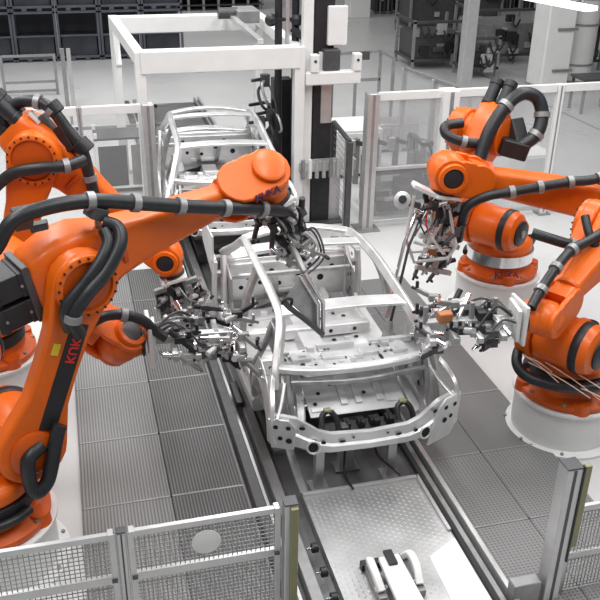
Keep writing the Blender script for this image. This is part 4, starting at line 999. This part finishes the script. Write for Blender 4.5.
for k in range(4):
    x = 5.2+.4*k; t = thing('parts_fixture', 'grey fixture with clamps behind the clear panes, %s from the thick post' % ['first', 'second', 'third', 'fourth'][k], 'fixture', (x, 15.25, 0), 'fixtures behind the rear fence')
    part('fixture_post', MB().b2((x-.05, 15.2, 0), (x+.05, 15.3, .9)), GREY, t, .006)
    part('fixture_arm', MB().beam((x-.2, 15.15, .9), (x+.2, 15.25, .75), .08, .08), DARK, t, .006)
    part('fixture_clamp', MB().box((x-.15, 15.1, .8), (.12, .12, .25)), BLACK if k % 2 else ALU, t, .01)
# small box behind right rear robot
t = thing('control_cabinet', 'white control cabinet behind the rear fence, right of the hose loop', 'cabinet', (8.9, 14.2, 0))
part('cabinet_body', MB().b2((8.1, 14.0, .06), (8.7, 14.6, .75)), WHITE, t, .02); part('cabinet_plinth', MB().b2((8.12, 14.02, 0), (8.68, 14.58, .06)), DARK, t)
part('cabinet_door', MB().b2((8.14, 13.98, .12), (8.66, 14.0, .7)), PED, t, .006)

# top right machinery
def machine(label, x, y, w, d, h, seed, glass=False):
    rg = random.Random(seed); t = thing('parts_machine', label, 'machine', (x, y, 0), 'machines at the upper right')
    for sx in (0, 1):
        for sy in (0, 1): part('frame_post', MB().b2((x+sx*(w-.08), y+sy*(d-.08), 0), (x+sx*(w-.08)+.08, y+sy*(d-.08)+.08, h)), GREY, t, .006)
    for z in (.25, h-.1): 
        part('frame_beam', MB().b2((x, y, z), (x+w, y+.08, z+.08)), DARK, t, .006)
        part('frame_beam', MB().b2((x, y, z), (x+.08, y+d, z+.08)), DARK, t, .006)
    part('machine_body', MB().b2((x+.1, y+.12, .3), (x+w-.1, y+d-.1, h*.72)), GREY if glass else DARK, t, .03)
    for k in range(10):
        c = (x+rg.uniform(.05, w-.2), y+rg.uniform(-.02, .1), rg.uniform(.15, h-.15)); s_ = (rg.uniform(.1, .4), .14, rg.uniform(.08, .35))
        part('machine_module', MB().box(c, s_), rg.choice((BLACK, DARK, ALU, GREY, BLACK)), t, .015)
    for k in range(4):
        c = V((x+rg.uniform(.1, w-.1), y-.02, rg.uniform(.4, h))); part('machine_hose', MB().tube([c, c+V((.1, -.1, -.3)), c+V((.3, 0, -.1))], .03, n=8), BLACK, t)
machine('dark machine trolley on the open floor at the upper right, left one', 10.0, 24.6, 1.7, 1.5, 1.45, 3)
machine('dark trolley frame beside the tall grey pole at the upper right', 11.15, 23.2, 1.0, 1.0, 1.2, 8)
machine('large grey machine box behind the tall grey pole, on a dark pallet', 12.1, 24.9, 2.3, 1.6, 1.7, 12, True)
machine('dark machine in front of the white vessels at the upper right', 14.5, 23.6, 1.3, 1.1, 1.9, 15)
machine('dark machine at the top edge behind the large grey machine box', 12.0, 30.0, 3.6, 1.5, 2.6, 19)
machine('dark machine at the right edge beside the white vessels', 15.6, 20.6, 1.4, 1.4, 1.6, 29)
pp = ony(464, 90, 21.5)
t = thing('tall_pole', 'tall pale grey square pole rising behind the rear fence at the right', 'pole', (pp.x, 21.5, 0))
part('pole_shaft', MB().b2((pp.x-.16, 21.4, .03), (pp.x+.16, 21.7, 6)), ALU, t, .02); part('pole_foot', MB().b2((pp.x-.3, 21.25, 0), (pp.x+.3, 21.85, .03)), GREY, t)
def vessel(label, px, py, r, h, square=False):
    c = onz(px, py); t = thing('white_vessel', label, 'vessel', (c.x, c.y+r, 0), 'white vessels at the upper right')
    if square: part('vessel_shell', MB().b2((c.x-r, c.y, .05), (c.x+r, c.y+2*r, h)), WHITE, t, .05)
    else: part('vessel_shell', MB().lathe([(r, .05), (r, h)], (c.x, c.y+r, 0), n=36), PED, t)
    part('vessel_foot', MB().lathe([(r+.06, 0), (r+.06, .08)], (c.x, c.y+r, 0), n=36), GREY, t)
    for z in (.5, 1.6, 2.3): part('vessel_band', MB().lathe([(r+.002, z), (r+.03, z), (r+.03, z+.05), (r+.002, z+.05)], (c.x, c.y+r, 0), n=36) if not square else MB().b2((c.x-r*.3, c.y-.05, z), (c.x+r+.05, c.y, z+.07)), GREY, t)
vessel('white square column with grey fittings at the upper right', 553, 90, .42, 5.5, True)
vessel('white round vessel right of the white square column', 581, 84, .48, 5.0)
machine('low grey welding fixture behind the thick fence post, beside the line', 5.0, 13.5, 1.0, .9, .85, 41, True)
machine('grey clamping station behind the clear panes left of the right rear robot', 6.08, 14.15, .7, .7, 1.1, 43, True)
# benches at right edge
t = thing('work_bench', 'dark legged work bench in front of the white vessels', 'bench', (13.2, 19, 0))
part('bench_top', MB().b2((12.35, 19.0, .82), (14.3, 19.7, .88)), DARK, t, .008)
for x in (12.4, 13.3, 14.2):
    for y in (19.05, 19.62): part('bench_leg', MB().b2((x, y, 0), (x+.06, y+.06, .82)), DARK, t)
a_ = ony(350, 0, 30)
# overhead lamp
t = thing('strip_lamp', 'white strip lamp hanging at the top right corner', 'lamp', ony(560, 4, 13.5), )
la_, lb_ = ony(528, -3, 13.2), ony(592, 9, 11.9)
part('lamp_housing', MB().beam(la_, lb_, .26, .07), emit('lit_lamp_diffuser', (1, 1, 1), 1.6), t, .01)
for p in (la_.lerp(lb_, .15), la_.lerp(lb_, .85)): part('suspension_rod', MB().cyl(p+Z*.03, p+Z*6, .012), GREY, t)
# floor markings
for k, (p, q_) in enumerate(((onz(398, 36), onz(600, 130)), (onz(398, 36), onz(425, 33)))):
    d = (q_-p).normalized(); r = V((-d.y, d.x, 0))*.035
    o = single('floor_line', MB().add([p-r, q_-r, q_+r, p+r, p-r+Z*.004, q_-r+Z*.004, q_+r+Z*.004, p+r+Z*.004], [(3, 2, 1, 0), (4, 5, 6, 7), (0, 1, 5, 4), (1, 2, 6, 5), (2, 3, 7, 6), (3, 0, 4, 7)]), GREY, ['long dark line across the open floor at the upper right', 'short dark line on the floor in front of the left dark machine trolley'][k], 'floor line')

# ------------------------------------------------------------------ light
w = bpy.data.worlds.new('hall_light'); SC.world = w; w.use_nodes = True
w.node_tree.nodes['Background'].inputs['Color'].default_value = (1, 1, 1, 1); w.node_tree.nodes['Background'].inputs['Strength'].default_value = .2
def area(x, y, z, sx, sy, p, tilt=(0, 0, 0)):
    l = bpy.data.lights.new('ceiling_luminaire', 'AREA'); l.shape = 'RECTANGLE'; l.size = sx; l.size_y = sy; l.energy = p
    o = bpy.data.objects.new('ceiling_luminaire', l); COL.objects.link(o); o.location = (x, y, z); o.rotation_euler = tilt
for y in (4, 9.5, 15, 22, 32):
    for x in (-3.5, 2.5, 8.5):
        if not (x > 8 and y > 16): area(x, y, 9.5, 1.2, 4.0, 300)
SC.view_settings.view_transform = 'Standard'; SC.view_settings.look = 'None'; SC.view_settings.gamma = 1; SC.view_settings.exposure = 0.0
SC.view_settings.use_curve_mapping = False
SC.cycles.use_denoising = True
